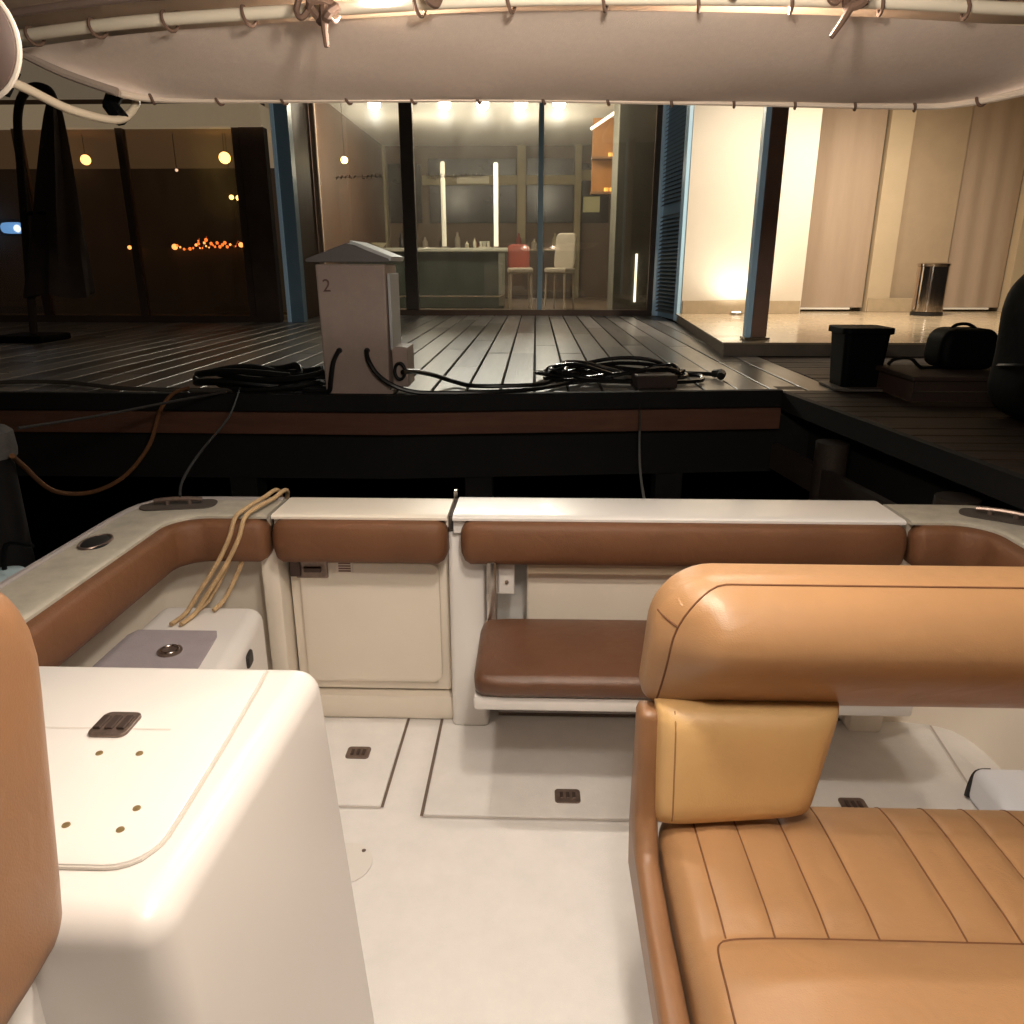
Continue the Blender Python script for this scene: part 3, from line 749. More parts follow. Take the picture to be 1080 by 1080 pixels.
obj('crate_side', bx(2.45, 2.475, 5.0, 5.57, .706, .842), mat('crate_side2', (.09, .05, .035), .7), wc)
obj('crate_side', bx(3.295, 3.32, 5.0, 5.57, .706, .842), mat('crate_side3', (.09, .05, .035), .7), wc)
bg = thing('black_bag', 'rounded black bag sitting on the brown step box', 'bag', (3.0, 5.4, .876))
obj('bag_body', cushion((.40, .30, .27), .06, (8, 6, 6), R=.09, plane='xz', f=lambda p: Vector((p.x * (1 - .25 * (p.z + .1)), p.y * (1 - .5 * (p.z + .1)), p.z)), loc=(2.93, 5.40, .876 + .136)), DARKBODY, bg, True, 0)
obj('handle', tb([(2.84, 5.40, 1.13), (2.87, 5.40, 1.165), (2.95, 5.40, 1.17), (3.02, 5.40, 1.13)], .012, 6, sm=5), DARKBODY, bg, True)
cable('bag_strap', [(2.80, 5.38, .885), (2.66, 5.35, .882), (2.55, 5.30, .95), (2.50, 5.42, .93), (2.47, 5.44, .89)], .012, CB, 'loose black strap between the tub and the bag', cat='strap')
cv = thing('covered_outboard', 'tall dark covered engine standing on the pier at the right edge', 'covered engine', (3.0, 4.6, QZ))
def lump(p):
    a = math.atan2(p.y, p.x)
    s = 1 + .07 * math.sin(3 * a + p.z * 6) + .05 * math.sin(9 * p.z + 2 * a) - .25 * max(0, p.z - .15)
    return Vector((p.x * s + .06 * p.z, p.y * s, p.z))
obj('cover', cushion((.66, .55, .90), .16, (12, 10, 14), R=.22, plane='xz', f=lump, loc=(2.98, 4.35, QZ + .452)), mat('cover_cloth', (.007, .006, .006), .7, spec=.15, var=.4, vscale=8, bump=.7, bscale=14), cv, True, 0)
obj('cover_tie', tb([(2.98 + .36 * math.cos(a), 4.35 + .30 * math.sin(a), 1.02 + .02 * math.sin(2 * a)) for a in [2 * PI * q / 24 for q in range(24)]], .012, 6, closed=True), BLACK, cv, True)
wb = thing('white_jug', 'small bluish white plastic jug beside the dark covered engine', 'jug', (3.25, 5.42, .876))
obj('jug_body', cushion((.16, .14, .17), .04, (4, 4, 4), loc=(3.20, 5.25, .876 + .087)), mat('jug_white', (.6, .66, .72), .4), wb, True, 0)
obj('jug_cap', lt([(0, .172), (.03, .172), (.03, .2), (0, .2)], (3.20, 5.25, .876), 12), DARKBODY, wb, True)

# grey pile with orange line on the far left
gp = thing('mooring_pile', 'stubby grey mooring pile at the left edge with a rope on it', 'mooring pile', (-2.62, 3.5, -.3))
obj('pile_shaft', lt([(0, -.8), (.105, -.8), (.105, .665), (0, .665)], (-2.645, 3.5, 0), 20), PILEM, gp, True)
obj('pile_cap', lt([(0, .667), (.125, .667), (.13, .70), (.125, .79), (.10, .812), (0, .815)], (-2.645, 3.5, 0), 20), CONC, gp, True)
single('orange_rope', tb([(-2.48, 3.44, .69), (-2.55, 3.6, .60), (-2.62, 3.9, .38), (-2.62, 4.25, .27), (-2.60, 4.6, .28), (-2.55, 4.85, .42), (-2.52, 5.0, .62), (-2.46, 5.09, .72), (-2.42, 5.25, .735)], .013, 8, sm=8), ROPEO, 'slack orange rope hanging from the quay edge to the grey pile', 'rope', smooth=True)
single('dark_mooring_line', tb([(-2.50, 3.55, .80), (-2.4, 4.1, .76), (-2.25, 4.7, .74), (-2.1, 5.12, .73)], .008, 6, sm=6), mat('line_dim', (.07, .06, .055), .8), 'thin dim line from the top of the grey pile to the quay', 'rope', smooth=True)
single('stern_line', tb([(.42, 2.62, .74), (.50, 3.3, .55), (.60, 4.2, .50), (.72, 5.15, .58), (.74, 5.40, .73)], .007, 6, sm=6), mat('line_dim2', (.04, .035, .03), .8), 'thin grey stern line from the transom to the quay', 'rope', smooth=True)

# ================================================================== THE BOAT
bt = thing('motorboat', 'white motorboat cockpit with brown cushioned coaming and open transom', 'boat', (.13, 1.0, 0))
XL, XR, YT = -1.165, 1.42, 2.285        # inner coaming line
RC = .14
inner = [(XR, -1.6)] + [(XR, y) for y in (-.5, .5, 1.2, 1.6)] + arc(XR - RC, YT - RC, RC, 0, 90) + [(x, YT) for x in (.9, .5, 0, -.4)] + arc(XL + RC, YT - RC, RC, 90, 180) + [(XL, y) for y in (1.6, 1.2, .5, -.5, -1.6)]
inner = [(x, y) for x, y in inner]
def cut(path, f): return [p for p in path if f(p)]
inner_r = inner[::-1]           # from port bow round to starboard: outward normal is on the left
def seg_path(x0=None, x1=None, port=False, star=False):
    if port: return cut(inner_r, lambda p: p[0] < -.86 + 1e-6) + [(-.845, YT)]
    if star: return [(1.17, YT)] + cut(inner_r, lambda p: p[0] > 1.171)
    return [(x0 + (x1 - x0) * k / 8, YT) for k in range(9)]
# prof outward d>0
def cap_prof(w=.18, z0=.735, zt=.795):
    return [(-.026, z0 + .058), (-.026, z0 + .05), (.0, z0 + .05), (.0, z0), (w - .01, z0), (w, z0 + .012), (w + .005, zt - .02), (w - .008, zt - .004), (w - .03, zt), (.012, zt + .002), (-.012, zt + .003), (-.022, zt + .001)]
def spill(path): return path
chk = sweep(nb(), seg_path(port=True), cap_prof())
# check orientation: outward must be away from the cockpit centre
ys = max(v.co.x for v in chk.verts if v.co.y < 0); chk.free()
SGN = 1 if ys < -1.0 else -1
def swp(path, prof):
    bm = sweep(nb(), path, [(SGN * d, z) for d, z in prof])
    for v in bm.verts:            # outer corners are squarer than the inner coaming line
        for cx_, sg in ((XL + RC, -1), (XR - RC, 1)):
            dx, dy = v.co.x - cx_, v.co.y - (YT - RC)
            if dx * sg > 0 and dy > 0:
                r = math.hypot(dx, dy); w = (r - RC) / .18
                if w > 0:
                    k = 1 / ((abs(dx) / r) ** 5 + (abs(dy) / r) ** 5) ** .2
                    v.co.x = cx_ + dx * (1 + (k - 1) * w); v.co.y = YT - RC + dy * (1 + (k - 1) * w)
    return bm
gp_ = obj('gunwale', swp(seg_path(port=True), cap_prof()), GELDIRTY, bt, True, 50, label='port gunwale with rod holder and cleat')
gs_ = obj('gunwale', swp(seg_path(star=True), cap_prof()), GELDIRTY, bt, True, 50, label='starboard gunwale')
tc_ = obj('transom_cap', swp(seg_path(-.255, 1.155), cap_prof(.22)), GEL, bt, True, 50)
dc_ = obj('door_cap', swp(seg_path(-.832, -.272), cap_prof(.20)), GELW, bt, True, 50)
obj('cap_edge_strip', swp(seg_path(port=True), [(.140, .796), (.145, .802), (.155, .803), (.161, .797)]), mat('strip', (.28, .25, .24), .5), gp_, True)
def bol_prof():   # padded coaming bolster, hangs inside the cockpit
    pr = []
    for k in range(13):
        a = -PI / 2 - PI * k / 12
        pr.append((-.045 + .0 + .042 * math.cos(a) * (1.0), .715 + .062 * math.copysign(abs(math.sin(a)) ** .55, math.sin(a))))
    return [(.028, .642), (-.028, .642), (-.044, .646), (-.054, .656)] + [(-.060 - .006 * math.sin(PI * k / 6), .668 + .096 * k / 6) for k in range(7)] + [(-.055, .774), (-.046, .781), (-.03, .784), (.028, .784)]
def round_ends(bm): return bm
def bolster(path, m=VINYLD, lab=None):
    # taper the two end rings so that the cushion ends are rounded
    pts = [Vector((*p, 0)) for p in path]
    prof = bol_prof()
    ins = [(0, .55), (.012, .86), (.03, 1.0)]
    P0, P1 = pts[0], pts[-1]
    d0 = (pts[1] - P0).normalized(); d1 = (pts[-2] - P1).normalized()
    full = [P0 + d0 * s for s, _ in ins] + [p for p in pts[1:-1]] + [P1 + d1 * s for s, _ in ins[::-1]]
    sc = [q for _, q in ins] + [1] * (len(pts) - 2) + [q for _, q in ins[::-1]]
    bm = nb(); n = len(full); rings = []
    for i in range(n):
        t = (full[min(i + 1, n - 1)] - full[max(i - 1, 0)]).normalized(); nr = Vector((-t.y, t.x, 0)) * SGN
        rings.append([bm.verts.new(full[i] + nr * ((d + .0) * sc[i]) + Vector((0, 0, .715 + (z - .715) * sc[i]))) for d, z in prof])
    m_ = len(prof)
    for Aq, Bq in zip(rings, rings[1:]):
        for k in range(m_): bm.faces.new((Aq[k], Aq[(k + 1) % m_], Bq[(k + 1) % m_], Bq[k]))
    bm.faces.new(rings[0]); bm.faces.new(rings[-1])
    return obj('coaming_bolster', bm, m, bt, True, 60, label=lab)
bolster(seg_path(port=True)[2:], lab='long port bolster curving round the corner')
bolster(seg_path(-.83, -.272), lab='bolster across the transom door')
bolster([(-.228 + 1.39 * k / 12, YT) for k in range(13)], lab='bolster above the folding transom seat')
bolster([(1.178, YT)] + cut(inner_r, lambda p: p[0] > 1.19), lab='starboard corner bolster')

# hull shell and liner
obj('hull', swp(inner_r, [(.162, .74), (.176, .74), (.20, .3), (.13, -.6), (.115, -.6), (.185, .3)]), HULLM, bt, True, 40)
lin = [p for p in inner_r]
side_p = cut(inner_r, lambda p: p[0] < -.86) + [(-.845, YT)]
side_s = [(1.12, YT)] + cut(inner_r, lambda p: p[0] > 1.13)
obj('side_liner', swp(side_p, [(.10, -.01), (.14, -.01), (.14, .735), (.10, .735)]), GELW, bt, True, 40)
obj('side_liner', swp(side_s, [(.10, -.01), (.14, -.01), (.14, .735), (.10, .735)]), GELW, bt, True, 40)
# stern face
obj('stern_wall', bx(-.84, 1.15, 2.475, 2.497, -.6, .735), HULLM, bt)
# cockpit floor
fl_ = obj('cockpit_floor', pz([(-1.29, -1.6), (1.545, -1.6), (1.545, 2.35), (1.4, 2.44), (-1.1, 2.44), (-1.29, 2.3)], -.05, 0), NONSKID, bt)
def groove(pts, w, m, par, z=.002, name='hatch_gap'):
    t = nb()
    for p, q in zip(pts, pts[1:]):
        p, q = Vector((*p, z)), Vector((*q, z)); d = (q - p).normalized(); n = Vector((-d.y, d.x, 0)) * w / 2
        vs = [t.verts.new(c) for c in (p - n - d * w * .2, q - n + d * w * .2, q + n + d * w * .2, p + n - d * w * .2)]; t.faces.new(vs)
    return obj(name, t, m, par)
FGAP = mat('floor_gap', (.14, .10, .075), .8); FGAPL = mat('floor_gap_light', (.50, .45, .41), .8)
def hatch(pts, lab, lit):
    """raised hatch lid, pts outline"""
    o = obj('floor_hatch', pz(pts, -.01, .006, bev=.003), NONSKID, bt, label=lab)
    return o
def strip(a, b2, w, m, par, z): return groove([a, b2], w, m, par, z)
h1 = hatch([(-.985, 1.885), (-.452, 1.885), (-.446, 2.345), (-.985, 2.345)], 'left floor hatch with one latch', True)
strip((-.446, 1.88), (-.440, 2.35), .009, FGAP, h1, .004); strip((-.985, 1.879), (-.45, 1.879), .008, FGAPL, h1, .003)
h2 = hatch([(-.316, 1.85), (1.34, 1.85), (1.40, 2.345), (-.314, 2.345)], 'wide floor hatch with two latches before the transom seat', True)
strip((-.322, 1.846), (-.320, 2.355), .010, FGAP, h2, .004); strip((-.32, 1.844), (1.34, 1.844), .008, FGAPL, h2, .003)
strip((1.347, 1.84), (1.41, 2.36), .007, FGAPL, h2, .003)
groove([(-.44, 2.352), (-.32, 2.352)], .008, FGAPL, fl_, .003)
def flatch(x, y, par, w=.078, d=.062, z=.006):
    o = obj('latch', pz(rrect(x - w / 2, x + w / 2, y - d / 2, y + d / 2, .012), z, z + .005, bev=.0015), LATCH, par)
    t = nb()
    for k in (-1, 0, 1): box(t, x + k * w * .24 - w * .07, x + k * w * .24 + w * .07, y - d * .24, y + d * .22, z + .0045, z + .0085, bev=.001, seg=1)
    obj('latch_pull', t, mat('latch_dark', (.09, .06, .05), .4, .6), o)
    return o
flatch(-.575, 2.137, h1); flatch(.112, 1.94, h2); flatch(.97, 1.925, h2)
dr = obj('drain_plate', lt([(0, .001), (.075, .001), (.075, .004), (.068, .005), (0, .004)], (-.505, 1.655, 0), 28), mat('drain', (.74, .70, .66), .4), fl_, True)
obj('drain_screw', lt([(0, .004), (.006, .004), (.006, .006), (0, .007)], (-.462, 1.70, 0), 10), LATCH, dr)

# transom door
td = obj('transom_door', bx(-.832, -.283, 2.375, 2.42, .105, .735, bev=.012), GELW, bt, True, 40)
obj('door_panel', pz(rrect(-.79, -.315, .15, .60, .03), 2.352, 2.374, bev=.006, axis='y'), GELW, td, True, 40)
obj('door_latch', bx(-.80, -.69, 2.345, 2.3735, .545, .612, bev=.006), LATCH, td)
t = nb()
box(t, -.815, -.78, 2.335, 2.344, -.0 + .555, .62, bev=.003); box(t, -.77, -.71, 2.335, 2.344, .57, .588, bev=.003)
obj('latch_bolt', t, mat('bolt_dark', (.07, .045, .035), .4, .5), td)
obj('sticker', bx(-.66, -.605, 2.348, 2.3515, .565, .608), mat('sticker_white', (.7, .62, .55), .6), td)
t = nb()
for k in range(4): box(t, -.653, -.612, 2.3465, 2.3477, .598 - k * .009, .602 - k * .009)
obj('sticker_print', t, mat('sticker_print', (.20, .09, .07), .7), td)
obj('door_sill', bx(-.86, -.275, 2.345, 2.46, .0, .097, bev=.015), GELW, bt, True, 40)
obj('door_post', bx(-.90, -.838, 2.30, 2.46, .0, .735, bev=.012), GELW, bt, True, 40)
obj('transom_pillar', bx(-.278, -.150, 2.305, 2.46, .0, .735, bev=.018, seg=3), GEL, bt, True, 40)
obj('cap_seam', bx(-.2715, -.2565, 2.30, 2.49, .74, .787), DARKGAP, bt)
obj('cap_seam', bx(-.8445, -.8325, 2.30, 2.48, .74, .787), DARKGAP, bt)
obj('cap_hinge', bx(-.276, -.262, 2.50, 2.525, .74, .812, bev=.003), STEEL, bt)

# folding transom seat
ts = obj('transom_seat', bx(-.165, 1.06, 1.862, 2.28, .352, .398, bev=.012), GEL, bt, True, 40)
def seatf(p):
    t = max(0, min(1, (p.y + .2) / .4))
    return Vector((p.x, p.y, p.z + (.010 * (1 - (p.x / .61) ** 6) * (1 - (p.y / .2) ** 4) if p.z > 0 else 0)))
obj('seat_cushion', cushion((1.235, .40, .062), .026, (20, 8, 2), R=.05, plane='xy', f=seatf, loc=(.4525, 2.045, .431)), VINYLDD, ts, True, 0)
obj('seat_back', bx(-.02, 1.10, 2.315, 2.34, .40, .72, bev=.008), GELW, ts)
obj('recess_shade_strip', bx(-.02, 1.10, 2.27, 2.313, .60, .655, bev=.006), mat('shade_tan', (.44, .35, .25), .6, var=.1), ts)  # tan strip painted as the shade in the recess under the bolster
for xx in (-.135, 1.07):
    hg = obj('hinge_arm', bx(xx - .012, xx + .02, 2.22, 2.30, .40, .66, bev=.006), STEEL, ts, True, 40)
    obj('hinge_plate', bx(xx + .022, xx + .075, 2.29, 2.312, .52, .66, bev=.004), GEL, hg)
    obj('hinge_bolt', sphere(nb(), (xx + .05, 2.287, .565), .007, 8), LATCH, hg, True, 0)
obj('seat_riser', bx(-.12, 1.12, 2.39, 2.42, .005, .345), mat('riser', (.66, .61, .58), .5, var=.05), bt)
obj('riser_gap', bx(-.12, 1.10, 2.381, 2.389, .002, .010), FGAP, bt)
obj('transom_corner', bx(1.10, 1.22, 2.305, 2.46, 0, .735, bev=.02), GELW, bt, True, 40)

# rod holder and cleat on the port gunwale
rh = obj('rod_holder', lt([(0, .0045), (.040, .0045), (.046, .001), (.046, .0), (0, .0)], (-1.25, 2.0, .797), 24, M=Rz(20) @ Matrix.Diagonal((.85, 1.35, 1, 1))), BLACK, gp_, True)
obj('rod_holder_rim', tb([(-1.25 + .044 * .85 * math.cos(a), 2.0 + .044 * 1.35 * math.sin(a), .799) for a in [2 * PI * q / 28 for q in range(28)]], .004, 6, closed=True), LATCH, gp_, True)
def cleat(x, y, par, rz):
    M = T(x, y, .797) @ Rz(rz)
    o = obj('cleat', pz([tuple((M @ Vector((px, py, 0)))[:2]) for px, py in rrect(-.12, .12, -.05, .05, .04)], .797, .801, bev=.001), DARKGAP, par)
    t = nb(); tube(t, [M @ Vector((-.075, 0, .018)), M @ Vector((-.03, 0, .022)), M @ Vector((.03, 0, .022)), M @ Vector((.075, 0, .018))], .008, 8, sm=4)
    for s in (-.035, .035): tube(t, [M @ Vector((s, 0, .002)), M @ Vector((s, 0, .02))], .008, 8)
    obj('cleat_horn', t, LATCH, o, True)
    return o
cleat(-1.17, 2.355, gp_, 10); cleat(1.47, 2.30, gs_, -35)
cable('bow_line', [(-1.16, 2.35, .83), (-1.19, 2.45, .86), (-1.32, 2.9, .85), (-1.6, 3.9, .8), (-2.0, 5.1, .76)], .005, mat('line_black', (.004, .004, .004), .8), 'thin black mooring line from the port cleat to the quay', cat='rope')

# mooring rope folded over the port corner
tr = thing('tan_mooring_rope', 'doubled tan mooring rope draped over the port transom corner', 'rope', (-1.0, 2.3, .5))
for dx, dz in ((0, 0), (.03, -.004)):
    obj('rope_strand', tb([(-1.10 + dx, 2.06, .511), (-1.085 + dx, 2.13, .515), (-1.05 + dx, 2.155, .57), (-.99 + dx, 2.18, .66), (-.948 + dx, 2.195, .74), (-.928 + dx, 2.212, .803), (-.912 + dx, 2.26, .818), (-.895 + dx, 2.38, .818 + dz), (-.885 + dx, 2.50, .808), (-.90 + dx * .5, 2.56, .7), (-.93, 2.60, .3)], .0072, 8, sm=8), ROPE, tr, True)
for dx in (0.02, .07):
    obj('rope_strand', tb([(-1.08 + dx, 2.16, .511), (-1.06 + dx, 2.21, .53), (-1.02 + dx * .9, 2.245, .60), (-.99 + dx * .8, 2.27, .66), (-.97 + dx * .8, 2.28, .70)], .0072, 8, sm=8), ROPE, tr, True)

# white tackle box in the port corner
fb = thing('tackle_box', 'white moulded box with lilac grey lid in the port stern corner', 'storage box', (-1.05, 1.9, 0))
fbp = [(-1.212, 1.35), (-.775, 1.35), (-.875, 2.235), (-1.212, 2.235)]
t = pz(fbp, .003, .50); bmesh.ops.bevel(t, geom=list(t.edges), offset=.045, segments=5, affect='EDGES', profile=.5)
obj('box_body', t, GEL, fb, True, 50)
obj('lid_panel', pz([(-1.205, 1.45), (-.87, 1.45), (-.935, 2.00), (-.95, 2.035), (-1.19, 2.035), (-1.205, 2.00)], .4985, .505, bev=.002), LILAC, fb)
lp = obj('lid_latch', lt([(0, .0), (.034, .0), (.034, .006), (0, .007)], (-1.03, 1.90, .505), 20), LATCH, fb, True)
obj('latch_ring', tb([(-1.03 + .024 * math.cos(a), 1.90 + .024 * math.sin(a), .513) for a in [2 * PI * q / 20 for q in range(20)]], .003, 6, closed=True), STEEL, lp, True)
Mf = T(-.847, 2.0, .43) @ Rz(6.5)
obj('side_latch', cushion((.014, .055, .045), .006, (2, 3, 3), R=.012, plane='yz', M=Mf), BLACK, fb, True, 0)
obj('side_button', cushion((.01, .014, .012), .003, (1, 1, 1), M=Mf @ T(0, .0, -.045)), LATCH, fb, True, 0)

# white box with black strap on starboard side
cb = thing('white_cooler', 'small white cooler with a black latch against the starboard side', 'cooler', (1.38, 1.8, 0))
obj('cooler_body', cushion((.17, .42, .12), .03, (3, 5, 3), loc=(1.405, 1.76, .0655)), mat('cooler_white', (.78, .80, .86), .35), cb, True, 0)
obj('cooler_strap', tb([(1.385, 1.972, .10), (1.355, 1.985, .085), (1.34, 1.98, .05), (1.33, 1.97, .012)], .011, 8, sm=5), BLACK, cb, True)

# fender hanging on the port side
fd = thing('fender', 'pale blue fender hanging outside the port gunwale', 'fender', (-1.50, 2.15, .5))
obj('fender_body', lt([(0, -.28), (.05, -.27), (.10, -.2), (.11, 0), (.10, .18), (.05, .24), (0, .25)], (-1.52, 1.98, .47), 18), BLUEF, fd, True, 60)
obj('fender_line', tb([(-1.52, 1.98, .715), (-1.49, 1.97, .80), (-1.40, 1.95, .803)], .007, 6, sm=4), DARKBODY, fd, True)

# ------------------------------------------------------------------ storage console (left)
cs = thing('storage_console', 'large white moulded storage console with screwed lid beside the left seat', 'storage console', (-.75, .9, 0))
t = pz([(-1.06, .622), (-.40, .622), (-.372, 1.19), (-1.06, 1.19)], .003, .88)
for v in t.verts:
    if v.co.z < .5:
        if v.co.x > -.6: v.co.x += .055
        if v.co.y < .8: v.co.y -= .01
        else: v.co.y += .01
bmesh.ops.bevel(t, geom=list(t.edges), offset=.042, segments=7, affect='EDGES', profile=.5)
obj('console_body', t, GELC, cs, True, 60)
t = nb()
lidp = [(-1.0, 1.150), (-.462, 1.150)] + [(-.458, 1.10), (-.452, .95), (-.449, .80)] + arc(-.499, .752, .05, 0, -90, 6)[0:] + [(-1.0, .702)]
lid = obj('lid', pz(lidp, .876, .8835, bev=.002), GELC, cs, True, 30)
gap = [(p[0] + (.0), p[1]) for p in lidp[1:]]
LGAP = mat('lid_gap', (.50, .46, .41), .7)
obj('lid_gap', tb([(p[0] + .004, p[1] - (.004 if p[1] < .72 else 0), .8815) for p in lidp[1:]], .0026, 6), LGAP, lid)
groove([(-.98, .972), (-.545, .972)], .004, mat('lid_seam', (.62, .57, .52), .7), lid, .8840, 'lid_seam')
ll = obj('lid_latch', pz(rrect(-.662, -.603, .948, 1.010, .012), .8836, .889, bev=.0015), LATCH, lid)
t = nb()
for k in (-1, 0, 1): box(t, -.634 + k * .018 - .006, -.634 + k * .018 + .006, .962, .995, .8885, .893, bev=.001, seg=1)
obj('latch_pull', t, mat('latch_dark2', (.10, .07, .06), .4, .6), ll)
BRASS = mat('screw_bronze', (.36, .26, .12), .35, .6)
for xx, yy in ((-.62, .911), (-.562, .912), (-.508, .798), (-.509, .759), (-.581, .765)):
    sc_ = obj('screw', lt([(0, .0), (.0052, .0), (.0048, .0015), (.002, .002), (0, .002)], (xx, yy, .8836), 14), BRASS, lid, True)

# ------------------------------------------------------------------ left seat (its end faces us)
ls = thing('helm_seat', 'tan upholstered end of a seat back at the left edge beside the white console', 'seat', (-.75, .5, 0))
def lean2(p): return Vector((p.x + .03 * (p.z < 0) * 0 + .012 * (1 - (p.y / .2) ** 2 if abs(p.y) < .2 else 0) * (p.x > 0), p.y + .16 * p.z, p.z))
obj('seat_back', cushion((.46, .40, .43), .045, (8, 8, 10), R=.13, plane='yz', f=lean2, loc=(-.712, .458, 1.082), Rf=lambda p: .13 if p.z > 0 else .055), VINYLS, ls, True, 0)
obj('seat_base', bx(-.95, -.54, .05, .628, .003, .846, bev=.02), GEL, ls, True, 40)

# ------------------------------------------------------------------ right bench seat
bs_ = thing('bench_seat', 'wide tan leather bench seat with pleated cushion and thick backrest', 'seat', (.75, .95, 0))
SX0, SX1 = .245, 1.255
# pedestal
obj('pedestal', bx(SX0 + .03, SX1 - .03, .36, 1.16, .003, .44, bev=.03, seg=3), GEL, bs_, True, 40)
# seat cushion with pleats and front roll
seams = [.307, .383, .466, .544, .678, .761, .839, .921, 1.03, 1.11, 1.19]
YF = .928                      # cross seam
cx, cy = (SX0 + SX1) / 2, (1.275 + .42) / 2
def seatshape(p):
    q = Vector(p)
    X = q.x + cx; Y = q.y + cy
    if q.z > 0:
        edge = max(0, 1 - (abs(q.x) / .505) ** 8) * max(0, 1 - (abs(q.y) / .427) ** 8)
        g = .0
        if Y > YF:
            u = min(1., (Y - YF) / .05); v = min(1., max(0, (1.262 - Y) / .05))
            for s, s2 in zip([SX0] + seams, seams + [SX1]):
                if s <= X <= s2:
                    f = (X - s) / (s2 - s); g = .0075 * (1 - (2 * f - 1) ** 4) * min(u, v) + .004 * min(u, v)
                    break
        else:
            u = min(1., (YF - Y) / .09)
            g = .034 * u ** .6
        q.z += (g + .006) * edge
        # overall crown
        q.z += .010 * edge
    return q
bm = cushion((SX1 - SX0, .855, .13), .035, (190, 76, 2), R=.085, plane='xy', f=seatshape, loc=(cx, cy, .4725), k=6)
scu = obj('seat_cushion', bm, VINYL, bs_, True, 0)
from mathutils.bvhtree import BVHTree
def bvh_of(o):
    off = ROOT.get(o, Vector())
    return BVHTree.FromPolygons([v.co + off for v in o.data.vertices], [tuple(p.vertices) for p in o.data.polygons])
ctree = bvh_of(scu)
def on_cushion(pts, lift=-.0005):
    out = []
    for p in smooth_path([(x, y, 1) for x, y in pts], 10):
        hit = ctree.ray_cast(Vector((p.x, p.y, .9)), Vector((0, 0, -1)))
        if hit[0]: out.append(hit[0] + Vector((0, 0, lift)))
    return out
for s in seams[:9]:
    obj('seam', tb(on_cushion([(s, 1.268), (s, 1.22), (s, 1.1), (s, 1.0), (s, YF + .004)]), .0019, 6), THREAD, scu)
obj('seam', tb(on_cushion([(.300, YF - .004), (.33, YF), (.45, YF), (.76, YF - .001), (1.18, YF - .001)]), .0026, 6), THREAD, scu)
obj('seam', tb(on_cushion([(.300, YF - .004), (.288, .90), (.284, .80), (.284, .68), (.286, .5)]), .0019, 6), THREAD, scu)
# side panel: seat side band and the upright that carries the backrest
bm = nb()
side = [(.40, .40), (1.245, .40), (1.268, .50), (1.262, .70), (1.262, .775), (1.205, .775), (1.198, .66), (1.185, .565), (1.14, .505), (1.0, .492), (.40, .492)]
prism(bm, side, .196, .240, bev=.014, axis='x')
sp_ = obj('side_panel', bm, VINYLS, bs_, True, 50, label='brown upholstered band along the bench side and upright')
for v in sp_.data.vertices: pass
bm = nb(); prism(bm, side, SX1 + .004, SX1 + .048, bev=.014, axis='x')
obj('side_panel', bm, VINYLS, bs_, True, 50)
# backrest bolster
BX0, BX1, BZ0, BZ1 = .198, 1.30, .770, 1.040
bw, bh, bth = BX1 - BX0, BZ1 - BZ0, .115
def backf(p):
    u = p.x / (bw / 2); v = p.z / (bh / 2)
    q = Vector(p); h = bth / 2
    q.x += .020 * (v + 1) / 2 * (1 - u) / 2
    w = (h - p.y) / (2 * h)
    de = min(1, max(0, (bw / 2 - abs(p.x)) / .12)); de = de * de * (3 - 2 * de)
    g_ = math.sin(PI * min(1, max(0, (v + 1) / 2)) ** 1.5)
    q.y += w * (-.066 * de * g_ + .045 * max(0, -v + .2) ** 1.4) + .010 * v
    return q
bm = cushion((bw, bth, bh), .038, (60, 4, 18), R=.10, plane='xz', f=backf, loc=((BX0 + BX1) / 2, 1.245, (BZ0 + BZ1) / 2), k=7, Rf=lambda p: .105 if p.z > 0 else .05)
bk_ = obj('backrest', bm, VINYL, bs_, True, 0)
# seam running round the front face edge
def front(x, z):
    u = (x - (BX0 + BX1) / 2); v = z - (BZ0 + BZ1) / 2
    return backf(Vector((u, -bth / 2 + .012, v))) + Vector(((BX0 + BX1) / 2, 1.245, (BZ0 + BZ1) / 2))
ins_ = .030
oc = []
for k in range(9): oc.append((BX0 + ins_, BZ0 + .02 + (BZ1 - .12 - BZ0 - .02) * k / 8))
for k in range(1, 9):
    a = math.radians(180 - 90 * k / 8); oc.append((BX0 + ins_ + .085 + .085 * math.cos(a), BZ1 - .12 + .112 * math.sin(a)))
for k in range(1, 12): oc.append((BX0 + .115 + (BX1 - .12 - BX0 - .115) * k / 11, BZ1 - .008))
dgr = [front(x, z) for x, z in oc]
SEAMPTS = dgr
# small pad below the bolster
bm = nb()
padp = [(.232, .545), (.520, .577), (.562, .795), (.226, .795)]
def padcushion():
    n1, n2 = 16, 12; t = nb(); F = {}
    def P(u, v):
        a = Vector(padp[0]).lerp(Vector(padp[1]), u); c = Vector(padp[3]).lerp(Vector(padp[2]), u)
        return a.lerp(c, v)
    rows = []
    for side_ in (0, 1):
        for i in range(n1 + 1):
            for j in range(n2 + 1):
                u = .5 - .5 * math.cos(PI * i / n1); v = .5 - .5 * math.cos(PI * j / n2)
                q = P(u, v)
                e = (max(0, 1 - abs(2 * u - 1) ** 7) * max(0, 1 - abs(2 * v - 1) ** 7)) ** .4
                y = (1.222 - .058 * e + .02 * (v - .5)) if side_ == 0 else (1.225 + .03 * e + .02 * (v - .5))
                if side_ == 1 and (i in (0, n1) or j in (0, n2)): F[1, i, j] = F[0, i, j]; continue
                F[side_, i, j] = t.verts.new((q.x, y, q.y))
    for side_ in (0, 1):
        for i in range(n1):
            for j in range(n2):
                try: t.faces.new((F[side_, i, j], F[side_, i + 1, j], F[side_, i + 1, j + 1], F[side_, i, j + 1]))
                except ValueError: pass
    return t
